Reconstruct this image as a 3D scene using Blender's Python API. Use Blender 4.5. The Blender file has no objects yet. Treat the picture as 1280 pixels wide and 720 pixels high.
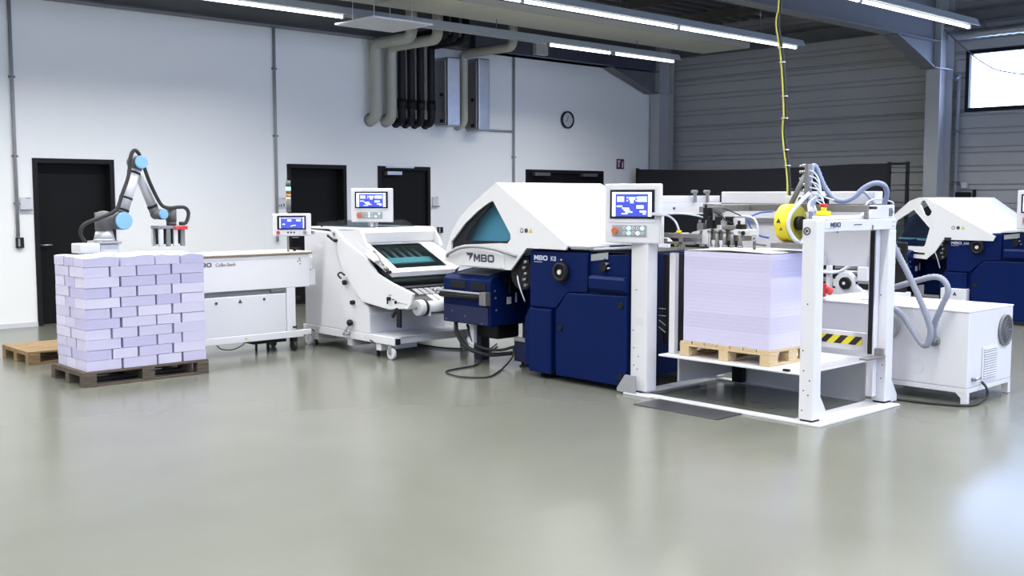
import bpy, bmesh, math, random
from mathutils import Vector, Matrix, Euler, geometry
random.seed(7)
S = bpy.context.scene
COL = S.collection
PI = math.pi

# ------------------------------------------------------------------ camera
cam_d = bpy.data.cameras.new('camera')
cam = bpy.data.objects.new('camera', cam_d); COL.objects.link(cam)
cam_d.sensor_width = 36.0
cam_d.lens = 36.0 * 1336.1 / 1280.0
cam_d.clip_start = 0.05; cam_d.clip_end = 200
YAW, PITCH = 0.8207, 0.0862
fwd = Vector((math.cos(YAW)*math.cos(PITCH), math.sin(YAW)*math.cos(PITCH), -math.sin(PITCH)))
cam.location = (0, 0, 1.7)
cam.rotation_euler = fwd.to_track_quat('-Z', 'Y').to_euler()
S.camera = cam

# ------------------------------------------------------------------ light and exposure
W = bpy.data.worlds.new('World'); S.world = W; W.use_nodes = True
wn = W.node_tree.nodes; wn['Background'].inputs[0].default_value = (0.50, 0.63, 1.0, 1)
WORLD = 12.0           # daylight radiance outside the windows
TUBE = 5.0            # visible tube radiance
LAMP = 27.0           # watts per metre thrown down by the louvred strip lights
wn['Background'].inputs[1].default_value = WORLD
S.view_settings.view_transform = 'Standard'; S.view_settings.look = 'None'
S.view_settings.gamma = 1.0; S.view_settings.use_curve_mapping = False
S.view_settings.exposure = -0.08
S.cycles.max_bounces = 8; S.cycles.diffuse_bounces = 5; S.cycles.glossy_bounces = 3
S.cycles.transparent_max_bounces = 8; S.cycles.sample_clamp_indirect = 6.0
S.cycles.caustics_reflective = False; S.cycles.caustics_refractive = False

# room
XL, XR, YF, YW, ZC = -5.0, 17.8, -5.0, 14.38, 5.1
def portal(name, loc, rot, sx, sy):
    l = bpy.data.lights.new(name, 'AREA'); l.shape = 'RECTANGLE'; l.size = sx; l.size_y = sy
    l.cycles.is_portal = True
    o = bpy.data.objects.new(name, l); COL.objects.link(o); o.location = loc; o.rotation_euler = rot
WIN_R = [(3.3, 8.03), (-3.2, 1.6)]           # windows of the right wall (y range)
WIN_F = [(2.0, 7.0), (8.6, 14.6)]           # windows of the near side wall (x range)
WRZ = (3.09, 4.09); WFZ = (1.4, 3.6)
for a, b in WIN_R: portal('window_daylight', (XR+.02, (a+b)/2, sum(WRZ)/2), (0, PI/2, 0), WRZ[1]-WRZ[0], b-a)
for a, b in WIN_F: portal('window_daylight', ((a+b)/2, YF-.02, sum(WFZ)/2), (PI/2, 0, 0), b-a, WFZ[1]-WFZ[0])

# ------------------------------------------------------------------ materials
MATS = {}
def mat(name, col, rough=.5, metal=0., nscale=6., namt=.06, bump=0., emit=None, estr=0., coat=0., spec=.5, rnd=0., alpha=None):
    m = bpy.data.materials.new(name); m.use_nodes = True; nt = m.node_tree; N = nt.nodes; L = nt.links
    b = N['Principled BSDF']
    b.inputs['Roughness'].default_value = rough; b.inputs['Metallic'].default_value = metal
    b.inputs['Coat Weight'].default_value = coat; b.inputs['Specular IOR Level'].default_value = spec
    tc = N.new('ShaderNodeTexCoord')
    nz = N.new('ShaderNodeTexNoise'); nz.inputs['Scale'].default_value = nscale; nz.inputs['Detail'].default_value = 4
    L.new(tc.outputs['Object'], nz.inputs['Vector'])
    mx = N.new('ShaderNodeMix'); mx.data_type = 'RGBA'
    c = Vector(col[:3])
    mx.inputs['A'].default_value = (*(c*(1-namt)), 1); mx.inputs['B'].default_value = (*[min(1, v*(1+namt)) for v in c], 1)
    L.new(nz.outputs['Fac'], mx.inputs['Factor'])
    out = mx.outputs['Result']
    if rnd:
        oi = N.new('ShaderNodeObjectInfo'); hs = N.new('ShaderNodeHueSaturation')
        mr = N.new('ShaderNodeMapRange'); mr.inputs['To Min'].default_value = 1-rnd; mr.inputs['To Max'].default_value = 1+rnd*.4
        L.new(oi.outputs['Random'], mr.inputs['Value']); L.new(mr.outputs['Result'], hs.inputs['Value'])
        L.new(out, hs.inputs['Color']); out = hs.outputs['Color']
    L.new(out, b.inputs['Base Color'])
    if bump:
        bp = N.new('ShaderNodeBump'); bp.inputs['Strength'].default_value = bump; bp.inputs['Distance'].default_value = .01
        L.new(nz.outputs['Fac'], bp.inputs['Height']); L.new(bp.outputs['Normal'], b.inputs['Normal'])
    if emit:
        b.inputs['Emission Color'].default_value = (*emit, 1); b.inputs['Emission Strength'].default_value = estr
    if alpha is not None: b.inputs['Alpha'].default_value = alpha
    MATS[name] = m
    return m
def glass(name, tint, trans, rough=.03):
    m = bpy.data.materials.new(name); m.use_nodes = True; nt = m.node_tree; N = nt.nodes; L = nt.links
    for n in list(N): N.remove(n)
    o = N.new('ShaderNodeOutputMaterial'); t = N.new('ShaderNodeBsdfTransparent'); t.inputs[0].default_value = (*tint, 1)
    p = N.new('ShaderNodeBsdfPrincipled'); p.inputs['Base Color'].default_value = (*[v*.10 for v in tint], 1); p.inputs['Roughness'].default_value = rough
    mx = N.new('ShaderNodeMixShader'); tc = N.new('ShaderNodeTexCoord'); nz = N.new('ShaderNodeTexNoise'); nz.inputs['Scale'].default_value = 2
    mr = N.new('ShaderNodeMapRange'); mr.inputs['To Min'].default_value = 1-trans-.03; mr.inputs['To Max'].default_value = 1-trans+.03
    L.new(tc.outputs['Object'], nz.inputs['Vector']); L.new(nz.outputs['Fac'], mr.inputs['Value']); L.new(mr.outputs['Result'], mx.inputs[0])
    L.new(t.outputs[0], mx.inputs[1]); L.new(p.outputs[0], mx.inputs[2]); L.new(mx.outputs[0], o.inputs[0])
    MATS[name] = m
mat('white', (.71, .71, .75), .38, namt=.02)
mat('white_shell', (.74, .74, .77), .42, namt=.01)
mat('panel_white', (.65, .66, .71), .45, namt=.02)
mat('cream', (.62, .60, .52), .6, namt=.04)
mat('navy', (.0015, .0105, .075), .45, namt=.10, nscale=3, spec=.12)
mat('navy_dark', (.006, .011, .06), .45, namt=.15)
mat('black', (.010, .010, .012), .5, namt=.2, spec=.25)
mat('black_gloss', (.01, .01, .013), .2, namt=.1)
mat('rubber', (.02, .02, .022), .7, namt=.2)
mat('charcoal', (.028, .029, .036), .9, spec=.1, namt=.12, nscale=40, bump=.1)
mat('door_black', (.008, .008, .009), .6, spec=.15, namt=.15, nscale=2)
mat('door_frame', (.012, .012, .014), .55, spec=.2, namt=.1)
mat('grey', (.32, .33, .35), .45, namt=.06)
mat('mid_grey', (.17, .175, .19), .5, namt=.08)
mat('lamp_grey', (.34, .37, .38), .5, namt=.05)
mat('joint_grey', (.10, .10, .105), .45, namt=.08)
mat('steel', (.55, .55, .57), .33, .85, namt=.08, nscale=12)
mat('arm_silver', (.66, .67, .70), .38, .2, namt=.04)
mat('duct_steel', (.36, .37, .39), .34, .9, namt=.12, nscale=8)
mat('chrome', (.75, .75, .77), .16, 1., namt=.05)
mat('dull_metal', (.30, .29, .29), .42, .8, namt=.15, nscale=20)
mat('galvanised', (.42, .44, .47), .38, .7, namt=.15, nscale=18)
mat('cap_blue', (.20, .42, .72), .4, namt=.03)
mat('yellow', (.90, .72, .02), .42, namt=.03)
mat('olive', (.42, .40, .05), .5, namt=.08)
mat('red', (.55, .03, .03), .4, namt=.05)
mat('orange_knob', (.55, .14, .05), .4, namt=.05)
mat('sign_red', (.13, .012, .03), .5, namt=.1)
mat('reflection_teal', (.26, .46, .52), .5)  # window reflection put into the colour of a bar
mat('teal_inner', (.24, .46, .57), .5, namt=.10, nscale=3)
mat('hose', (.23, .27, .41), .42, namt=.06)
mat('hose_grey', (.27, .29, .36), .5, namt=.05)
mat('clear_tube', (.62, .66, .78), .3, namt=.05)
mat('blue_tube', (.05, .10, .45), .35, namt=.05)
mat('pipe_beige', (.46, .46, .40), .6, namt=.05)
mat('cable_yellow', (.62, .60, .12), .5, namt=.05)
mat('table_edge', (.20, .14, .10), .6, namt=.2, nscale=20)
mat('table_top', (.70, .66, .58), .5, namt=.06)
mat('belt', (.045, .05, .05), .5, namt=.2)
mat('print_grey', (.05, .05, .07), .6, namt=.1)
mat('print_light', (.55, .60, .75), .6, namt=.05)
mat('warn_yellow', (.65, .55, .03), .5, namt=.05)
mat('keypad', (.34, .35, .38), .5, namt=.04)
mat('screen_blue', (.02, .03, .25), .3, emit=(.07, .10, .62), estr=1.0)
mat('screen_violet', (.05, .05, .35), .3, emit=(.16, .17, .85), estr=1.0)
mat('screen_white', (.6, .65, .8), .3, emit=(.72, .80, 1.), estr=1.0)
mat('button_lit', (.5, .7, .7), .3, emit=(.45, .85, .85), estr=.9)
mat('signal_green', (.1, .7, .5), .3, emit=(.35, 1., .8), estr=2.2)
mat('signal_red', (.16, .03, .02), .3, namt=.05)
mat('signal_amber', (.36, .25, .05), .3, namt=.05)
mat('signal_clear', (.5, .5, .46), .3, namt=.05)
mat('tube_light', (.9, .9, .9), .4, emit=(.93, .96, 1.), estr=TUBE)
mat('steel_paint', (.15, .16, .175), .55, namt=.06)
mat('steel_paint_light', (.46, .47, .49), .5, namt=.05)
mat('cladding', (.44, .445, .46), .55, namt=.04)
mat('purlin', (.17, .165, .14), .6, namt=.1)
mat('tray', (.10, .11, .16), .5, .4, namt=.2, nscale=80)
mat('floor_plate', (.10, .10, .11), .4, .6, namt=.25, nscale=60)
mat('clock_face', (.60, .62, .66), .5, namt=.03)
glass('window_glass', (.96, .98, 1.), .92)
glass('teal_glass', (.78, .93, .98), .92, .06)
glass('smoke_glass', (.66, .80, .82), .92, .05)
glass('clear_cover', (.62, .67, .72), .75, .08)

def wall_mat(name, col, dirt=.02):
    m = mat(name, col, .62, namt=dirt, nscale=.6)
    nt = m.node_tree; N = nt.nodes; L = nt.links
    nz = N.new('ShaderNodeTexNoise'); nz.inputs['Scale'].default_value = 180; tc = N['Texture Coordinate']
    bp = N.new('ShaderNodeBump'); bp.inputs['Strength'].default_value = .08; bp.inputs['Distance'].default_value = .003
    L.new(tc.outputs['Object'], nz.inputs['Vector']); L.new(nz.outputs['Fac'], bp.inputs['Height']); L.new(bp.outputs['Normal'], N['Principled BSDF'].inputs['Normal'])
wall_mat('wall_white', (.91, .915, .93))
wall_mat('wall_plain', (.70, .71, .74))
def line_mat(name, col, axis, pitch, depth, rough=.5):
    """panel cladding with narrow horizontal or ribbed grooves as bump"""
    m = mat(name, col, rough, namt=.04, nscale=1.2); nt = m.node_tree; N = nt.nodes; L = nt.links
    tc = N['Texture Coordinate']; sp = N.new('ShaderNodeSeparateXYZ'); L.new(tc.outputs['Object'], sp.inputs[0])
    d = N.new('ShaderNodeMath'); d.operation = 'DIVIDE'; d.inputs[1].default_value = pitch; L.new(sp.outputs[axis], d.inputs[0])
    fr = N.new('ShaderNodeMath'); fr.operation = 'PINGPONG'; fr.inputs[1].default_value = .5; L.new(d.outputs[0], fr.inputs[0])
    rp = N.new('ShaderNodeMapRange'); rp.inputs['From Min'].default_value = 0; rp.inputs['From Max'].default_value = .12; L.new(fr.outputs[0], rp.inputs['Value'])
    bp = N.new('ShaderNodeBump'); bp.inputs['Strength'].default_value = 1; bp.inputs['Distance'].default_value = depth
    L.new(rp.outputs['Result'], bp.inputs['Height']); L.new(bp.outputs['Normal'], N['Principled BSDF'].inputs['Normal'])
line_mat('paper_edge', (.66, .635, .82), 'Z', .012, .0012, .7)
line_mat('pile_edge', (.60, .575, .78), 'Z', .03, .0006, .7)
mat('paper_top', (.82, .82, .83), .8, namt=.02, spec=0.)
for nm in ('paper_edge', 'pile_edge'): MATS[nm].node_tree.nodes['Principled BSDF'].inputs['Specular IOR Level'].default_value = .05
for nm in ('paper_edge',):
    m = MATS[nm]; nt = m.node_tree; N = nt.nodes; L = nt.links
    oi = N.new('ShaderNodeObjectInfo'); hs = N.new('ShaderNodeMix'); hs.data_type = 'RGBA'
    bc = N['Principled BSDF'].inputs['Base Color']; src = bc.links[0].from_socket
    hs.inputs['A'].default_value = (1, 1, 1, 1)
    hs.blend_type = 'MULTIPLY'; hs.inputs['Factor'].default_value = 1
    rp = N.new('ShaderNodeValToRGB'); rp.color_ramp.elements[0].color = (.80, .80, .90, 1); rp.color_ramp.elements[1].color = (1.08, 1.08, 1.04, 1)
    L.new(oi.outputs['Random'], rp.inputs['Fac']); L.new(src, hs.inputs['A']); L.new(rp.outputs['Color'], hs.inputs['B']); L.new(hs.outputs['Result'], bc)

def wood(name, col, dark):
    m = mat(name, col, .75, namt=.1, nscale=5); nt = m.node_tree; N = nt.nodes; L = nt.links
    tc = N['Texture Coordinate']; mp = N.new('ShaderNodeMapping'); mp.inputs['Scale'].default_value = (3, 40, 40)
    nz = N.new('ShaderNodeTexNoise'); nz.inputs['Scale'].default_value = 2.2; nz.inputs['Detail'].default_value = 6
    L.new(tc.outputs['Object'], mp.inputs[0]); L.new(mp.outputs[0], nz.inputs['Vector'])
    rp = N.new('ShaderNodeValToRGB'); rp.color_ramp.elements[0].color = (*dark, 1); rp.color_ramp.elements[1].color = (*col, 1)
    rp.color_ramp.elements[0].position = .3; rp.color_ramp.elements[1].position = .7
    L.new(nz.outputs['Fac'], rp.inputs['Fac']); L.new(rp.outputs['Color'], N['Principled BSDF'].inputs['Base Color'])
wood('wood_old', (.13, .10, .075), (.06, .047, .037))
wood('wood_brown', (.36, .25, .13), (.17, .10, .05))
wood('wood_new', (.66, .52, .32), (.50, .37, .21))

# poured resin floor: soft patches, faint wear, glossy
m = mat('resin_floor', (.40, .405, .355), .2, spec=.42); nt = m.node_tree; N = nt.nodes; L = nt.links
b = N['Principled BSDF']; tc = N['Texture Coordinate']
n1 = N.new('ShaderNodeTexNoise'); n1.inputs['Scale'].default_value = .45; n1.inputs['Detail'].default_value = 5; n1.inputs['Roughness'].default_value = .62
n2 = N.new('ShaderNodeTexNoise'); n2.inputs['Scale'].default_value = 1.6; n2.inputs['Detail'].default_value = 3
for n in (n1, n2): L.new(tc.outputs['Object'], n.inputs['Vector'])
r1 = N.new('ShaderNodeValToRGB'); r1.color_ramp.elements[0].position = .3; r1.color_ramp.elements[1].position = .72
r1.color_ramp.elements[0].color = (.146, .150, .126, 1); r1.color_ramp.elements[1].color = (.164, .168, .143, 1)
L.new(n1.outputs['Fac'], r1.inputs['Fac'])
r2 = N.new('ShaderNodeValToRGB'); r2.color_ramp.elements[0].position = .25; r2.color_ramp.elements[1].position = .6
r2.color_ramp.elements[0].color = (.96, .96, .96, 1); r2.color_ramp.elements[1].color = (1, 1, 1, 1); L.new(n2.outputs['Fac'], r2.inputs['Fac'])
mm = N.new('ShaderNodeMix'); mm.data_type = 'RGBA'; mm.blend_type = 'MULTIPLY'; mm.inputs['Factor'].default_value = 1
L.new(r1.outputs['Color'], mm.inputs['A']); L.new(r2.outputs['Color'], mm.inputs['B']); L.new(mm.outputs['Result'], b.inputs['Base Color'])
rr = N.new('ShaderNodeMapRange'); rr.inputs['To Min'].default_value = .20; rr.inputs['To Max'].default_value = .23
L.new(n2.outputs['Fac'], rr.inputs['Value']); L.new(rr.outputs['Result'], b.inputs['Roughness'])

# black and yellow hazard stripes (running along X)
m = mat('hazard', (.7, .6, .03), .5); nt = m.node_tree; N = nt.nodes; L = nt.links; tc = N['Texture Coordinate']
sp = N.new('ShaderNodeSeparateXYZ'); L.new(tc.outputs['Object'], sp.inputs[0])
ad = N.new('ShaderNodeMath'); ad.operation = 'ADD'; L.new(sp.outputs['Y'], ad.inputs[0]); L.new(sp.outputs['Z'], ad.inputs[1])
dv = N.new('ShaderNodeMath'); dv.operation = 'MULTIPLY'; dv.inputs[1].default_value = 7.5; L.new(ad.outputs[0], dv.inputs[0])
fr = N.new('ShaderNodeMath'); fr.operation = 'FRACT'; L.new(dv.outputs[0], fr.inputs[0])
gt = N.new('ShaderNodeMath'); gt.operation = 'GREATER_THAN'; gt.inputs[1].default_value = .5; L.new(fr.outputs[0], gt.inputs[0])
mx = N.new('ShaderNodeMix'); mx.data_type = 'RGBA'; mx.inputs['A'].default_value = (.72, .62, .03, 1); mx.inputs['B'].default_value = (.01, .01, .01, 1)
L.new(gt.outputs[0], mx.inputs['Factor']); L.new(mx.outputs['Result'], N['Principled BSDF'].inputs['Base Color'])

# ------------------------------------------------------------------ mesh building
def catmull(pts, sub=6):
    pts = [Vector(p) for p in pts]
    if len(pts) < 3: return pts
    P = [pts[0]*2-pts[1]] + pts + [pts[-1]*2-pts[-2]]; out = []
    for i in range(1, len(P)-2):
        a, b, c, d = P[i-1:i+3]
        for k in range(sub):
            t = k/sub
            out.append(.5*((2*b)+(c-a)*t+(2*a-5*b+4*c-d)*t*t+(3*b-a-3*c+d)*t**3))
    out.append(pts[-1]); return out
def logo_letters(mb, org, xd, h, m=0, t=.002):
    """the three wide block letters M B O drawn as cut plates"""
    org, xd = Vector(org), Vector(xd); n = xd.cross(Vector((0, 0, 1))); w = h*1.25; s = h*.28; c = h*.2; x = 0
    def rr(x0, x1, z0, z1, k, left=True):
        return [(x0+(k if left else 0), z0), (x1-k, z0), (x1, z0+k), (x1, z1-k), (x1-k, z1), (x0+(k if left else 0), z1)]+([(x0, z1-k), (x0, z0+k)] if left else [])
    shapes = []
    M = [(0, 0), (0, h), (s*1.25, h), (w/2, h*.52), (w-s*1.25, h), (w, h), (w, 0), (w-s, 0), (w-s, h*.60), (w/2, h*.14), (s, h*.60), (s, 0)]
    shapes.append((M, []))
    x = w+h*.16
    shapes.append((rr(x, x+w*.92, 0, h, c, False), [[(x+s*.9, s*.8), (x+w*.92-s, s*.8), (x+w*.92-s, h*.5-s*.35), (x+s*.9, h*.5-s*.35)], [(x+s*.9, h*.5+s*.35), (x+w*.92-s, h*.5+s*.35), (x+w*.92-s, h-s*.8), (x+s*.9, h-s*.8)]]))
    x += w*.92+h*.16
    shapes.append((rr(x, x+w, 0, h, c), [[(x+s, s*.85), (x+w-s, s*.85), (x+w-s, h-s*.85), (x+s, h-s*.85)]]))
    for o, hs in shapes:
        k = len(mb.v); mb.plate(o, hs, 'z', 0, t, m)
        for i in range(k, len(mb.v)):
            v = mb.v[i]; mb.v[i] = org+xd*v.x+Vector((0, 0, 1))*v.y+n*v.z
    return x+w
class MB:
    def __init__(s, *mats): s.v = []; s.f = []; s.m = []; s.s = []; s.mats = [MATS[x] for x in mats]
    def face(s, idx, m=0, sm=False): s.f.append(idx); s.m.append(m); s.s.append(sm)
    def add(s, vs, fs, m=0, sm=False):
        o = len(s.v); s.v += [Vector(v) for v in vs]
        for f in fs: s.face([i+o for i in f], m, sm)
        return s
    def box(s, x0, x1, y0, y1, z0, z1, m=0):
        return s.add([(x, y, z) for z in (z0, z1) for y in (y0, y1) for x in (x0, x1)],
                     [(0,2,3,1), (4,5,7,6), (0,1,5,4), (2,6,7,3), (0,4,6,2), (1,3,7,5)], m)
    def obox(s, c, ax, ay, az, m=0):
        """box from centre and three half axes"""
        c, ax, ay, az = map(Vector, (c, ax, ay, az))
        return s.add([c+ax*i+ay*j+az*k for k in (-1, 1) for j in (-1, 1) for i in (-1, 1)],
                     [(0,2,3,1), (4,5,7,6), (0,1,5,4), (2,6,7,3), (0,4,6,2), (1,3,7,5)], m)
    def prism(s, pts, axis, a, b, m=0):
        def P(p, t): return {'x': (t, p[0], p[1]), 'y': (p[0], t, p[1]), 'z': (p[0], p[1], t)}[axis]
        n = len(pts)
        return s.add([P(p, a) for p in pts]+[P(p, b) for p in pts],
                     [list(range(n)), list(range(2*n-1, n-1, -1))]+[(i, (i+1) % n, n+(i+1) % n, n+i) for i in range(n)], m)
    def plate(s, outer, holes, axis, a, b, m=0):
        """flat sheet with openings"""
        def P(p, t): return Vector({'x': (t, p[0], p[1]), 'y': (p[0], t, p[1]), 'z': (p[0], p[1], t)}[axis])
        loops = [outer]+holes
        tris = geometry.tessellate_polygon([[Vector((p[0], p[1], 0)) for p in lp] for lp in loops])
        flat = [p for lp in loops for p in lp]; n = len(flat); fs = []
        for t in tris: fs.append(tuple(t)); fs.append(tuple(n+i for i in reversed(t)))
        o = 0
        for lp in loops:
            k = len(lp)
            for i in range(k): fs.append((o+i, o+(i+1) % k, n+o+(i+1) % k, n+o+i))
            o += k
        return s.add([P(p, a) for p in flat]+[P(p, b) for p in flat], fs, m)
    def cyl(s, p0, p1, r, n=16, m=0, r1=None, caps=True, sm=True):
        p0, p1 = Vector(p0), Vector(p1); d = (p1-p0).normalized()
        u = d.orthogonal().normalized(); w = d.cross(u); r1 = r if r1 is None else r1
        o = len(s.v)
        for p, q in ((p0, r), (p1, r1)):
            for i in range(n):
                t = 2*PI*i/n; s.v.append(p+(u*math.cos(t)+w*math.sin(t))*q)
        for i in range(n): s.face([o+i, o+(i+1) % n, o+n+(i+1) % n, o+n+i], m, sm)
        if caps: s.face([o+i for i in reversed(range(n))], m); s.face([o+n+i for i in range(n)], m)
        return s
    def ring(s, p0, p1, r, ri, n=24, m=0):
        p0, p1 = Vector(p0), Vector(p1); d = (p1-p0).normalized(); u = d.orthogonal().normalized(); w = d.cross(u); o = len(s.v)
        for p, q in ((p0, r), (p1, r), (p1, ri), (p0, ri)):
            for i in range(n):
                t = 2*PI*i/n; s.v.append(p+(u*math.cos(t)+w*math.sin(t))*q)
        for k in range(4):
            for i in range(n): s.face([o+k*n+i, o+k*n+(i+1) % n, o+((k+1) % 4)*n+(i+1) % n, o+((k+1) % 4)*n+i], m, True)
        return s
    def tube(s, pts, r, n=8, m=0, sub=6, ribs=0.):
        P = catmull(pts, sub) if sub else [Vector(p) for p in pts]
        if ribs:
            Q = []
            for a, b in zip(P, P[1:]):
                k = max(1, int((b-a).length/(ribs)))
                Q += [a.lerp(b, i/k) for i in range(k)]
            P = Q+[P[-1]]
        o = len(s.v); u = None
        for i, p in enumerate(P):
            d = (P[min(i+1, len(P)-1)]-P[max(i-1, 0)]).normalized()
            if u is None: u = d.orthogonal().normalized()
            u = (u-d*u.dot(d)).normalized(); w = d.cross(u)
            q = r*(1.0 if not ribs or i % 2 else .86)
            for k in range(n):
                t = 2*PI*k/n; s.v.append(p+(u*math.cos(t)+w*math.sin(t))*q)
        for i in range(len(P)-1):
            for k in range(n): s.face([o+i*n+k, o+i*n+(k+1) % n, o+(i+1)*n+(k+1) % n, o+(i+1)*n+k], m, True)
        s.face([o+k for k in reversed(range(n))], m); s.face([o+(len(P)-1)*n+k for k in range(n)], m)
        return s
    def ball(s, c, r, m=0, n=12, sq=(1, 1, 1)):
        c = Vector(c); o = len(s.v); k = n//2
        for j in range(1, k):
            a = PI*j/k
            for i in range(n):
                t = 2*PI*i/n; s.v.append(c+Vector((r*sq[0]*math.sin(a)*math.cos(t), r*sq[1]*math.sin(a)*math.sin(t), r*sq[2]*math.cos(a))))
        s.v += [c+Vector((0, 0, r*sq[2])), c-Vector((0, 0, r*sq[2]))]; T = o+(k-1)*n
        for j in range(k-2):
            for i in range(n): s.face([o+j*n+i, o+(j+1)*n+i, o+(j+1)*n+(i+1) % n, o+j*n+(i+1) % n], m, True)
        for i in range(n):
            s.face([T, o+i, o+(i+1) % n], m, True); s.face([T+1, o+(k-2)*n+(i+1) % n, o+(k-2)*n+i], m, True)
        return s
    def text(s, body, org, xd, yd, size, depth=.002, m=0, bold=0., stretch=1.):
        cu = bpy.data.curves.new('lettering', 'FONT'); cu.body = body; cu.size = size; cu.extrude = depth/2; cu.offset = bold; cu.resolution_u = 3
        ob = bpy.data.objects.new('lettering', cu); COL.objects.link(ob)
        me = bpy.data.meshes.new_from_object(ob.evaluated_get(bpy.context.evaluated_depsgraph_get()))
        org, xd, yd = Vector(org), Vector(xd), Vector(yd); zd = xd.cross(yd)
        s.add([org+xd*v.co.x*stretch+yd*v.co.y+zd*v.co.z for v in me.vertices], [tuple(p.vertices) for p in me.polygons], m)
        bpy.data.objects.remove(ob); bpy.data.curves.remove(cu); bpy.data.meshes.remove(me)
        return s
    def build(s, name, parent=None, bevel=0., seg=2, loc=None):
        base = Vector((0, 0, 0))
        if parent is not None:
            p = parent
            while p is not None: base = base+Vector(p.location); p = p.parent
        elif loc is not None: base = Vector(loc)
        me = bpy.data.meshes.new(name)
        me.from_pydata([v-base for v in s.v], [], s.f)
        for mt in s.mats: me.materials.append(mt)
        me.polygons.foreach_set('material_index', s.m); me.polygons.foreach_set('use_smooth', s.s)
        bm = bmesh.new(); bm.from_mesh(me); bmesh.ops.recalc_face_normals(bm, faces=bm.faces); bm.to_mesh(me); bm.free()
        o = bpy.data.objects.new(name, me); COL.objects.link(o)
        if parent is not None: o.parent = parent
        elif loc is not None: o.location = loc
        if bevel:
            bv = o.modifiers.new('bevel', 'BEVEL'); bv.width = bevel; bv.segments = seg; bv.limit_method = 'ANGLE'; bv.angle_limit = math.radians(40)
        return o
def tag(o, label, cat, group=None, kind=None):
    o['label'] = label
    o['category'] = cat
    if group: o['group'] = group
    if kind: o['kind'] = kind
    return o
def thing(name, label, cat, loc, group=None):
    o = bpy.data.objects.new(name, None); COL.objects.link(o); o.location = loc; o.empty_display_size = .1
    return tag(o, label, cat, group)
def struct(o): o['kind'] = 'structure'; return o
def copy_tree(o, parent=None):
    c = o.copy(); COL.objects.link(c)
    if parent is not None: c.parent = parent
    for ch in list(o.children): copy_tree(ch, c)
    return c
X3, Y3, Z3 = Vector((1, 0, 0)), Vector((0, 1, 0)), Vector((0, 0, 1))

# ------------------------------------------------------------------ structure
struct(MB('resin_floor').box(XL, XR+.3, YF-.3, YW+.3, -.2, 0).build('floor'))
# roof deck with trapezoidal ribs running across the hall
rb = MB('steel_paint'); y = YF-.3; pr = []
while y < YW+.3:
    pr += [(y, ZC), (y+.14, ZC), (y+.17, ZC+.1), (y+.28, ZC+.1)]; y += .31
pr += [(YW+.3, ZC), (YW+.3, ZC+.3), (YF-.3, ZC+.3)]
rb.prism(pr, 'x', XL, XR+.3)
struct(rb.build('ceiling'))
# left wall with reveals for the recessed doors
DOORS = [(4.93, 6.0), (8.69, 9.77), (10.39, 11.48), (13.74, 15.87)]
DZ = 2.185
holes = []
outer = [(XL, 0)]
for a, b in DOORS: outer += [(a, 0), (a, DZ), (b, DZ), (b, 0)]
outer += [(XR+.3, 0), (XR+.3, ZC+.3), (XL, ZC+.3)]
struct(MB('wall_white').plate(outer, [], 'y', YW, YW+.3).box(XL, XR+.3, YW+.301, YW+.35, -.2, ZC+.3).build('wall_left'))  # unseen outer sheet added behind the doors to block leaking daylight
struct(MB('wall_plain').box(XL-.3, XL, YF-.3, YW+.3, -.2, ZC+.4).build('wall_back'))
fz0, fz1 = WFZ
struct(MB('wall_plain').plate([(XL, 0), (XR+.3, 0), (XR+.3, ZC+.3), (XL, ZC+.3)], [[(a, fz0), (b, fz0), (b, fz1), (a, fz1)] for a, b in WIN_F], 'y', YF-.3, YF).build('wall_front'))
# right wall: insulated panels with horizontal joints
rz0, rz1 = WRZ
wr = MB('cladding')
wr.plate([(YF, 0), (YW, 0), (YW, ZC+.3), (YF, ZC+.3)], [[(a, rz0), (b, rz0), (b, rz1), (a, rz1)] for a, b in WIN_R], 'x', XR+.03, XR+.3)
zz = [0]
for i in range(-5, 11): zz += [1.79+.31*i, 1.88+.31*i]
zz = [z for z in zz if z < ZC-.05]+[ZC]
for a, b in zip(zz, zz[1:]):
    for z0, z1 in ((a, min(b, rz0)), (max(a, rz0), min(b, rz1)), (max(a, rz1), b)):
        if z1-z0 < .03: continue
        cut = z0 >= rz0-.001 and z1 <= rz1+.001
        for p, q in ([(YF, WIN_R[1][0]), (WIN_R[1][1], WIN_R[0][0]), (WIN_R[0][1], YW)] if cut else [(YF, YW)]):
            wr.box(XR, XR+.04, p, q, z0+.007, z1-.007)
struct(wr.build('wall_right', bevel=.008, seg=1))
def window(n, a, b, z0, z1, axis, pos, mull):
    f = MB('black'); g = MB('window_glass'); t = .06
    def bx(mb, u0, u1, w0, w1, d0, d1):
        if axis == 'x': mb.box(pos+d0, pos+d1, u0, u1, w0, w1)
        else: mb.box(u0, u1, pos-d1, pos-d0, w0, w1)
    bx(f, a, b, z0, z0+t, -.02, .06); bx(f, a, b, z1-t, z1, -.02, .06)
    bx(f, a, a+t, z0+t, z1-t, -.02, .06); bx(f, b-t, b, z0+t, z1-t, -.02, .06)
    for i in range(1, mull):
        u = a+(b-a)*i/mull; bx(f, u-.03, u+.03, z0+t, z1-t, -.02, .06)
    fo = struct(f.build('window_%d' % n)); bx(g, a+t, b-t, z0+t, z1-t, .02, .03); g.build('pane', fo)
k = 1
for a, b in WIN_R: window(k, a, b, rz0, rz1, 'x', XR, 1 if k == 1 else 2); k += 1
for a, b in WIN_F: window(k, a, b, fz0, fz1, 'y', YF, 5); k += 1
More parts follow.
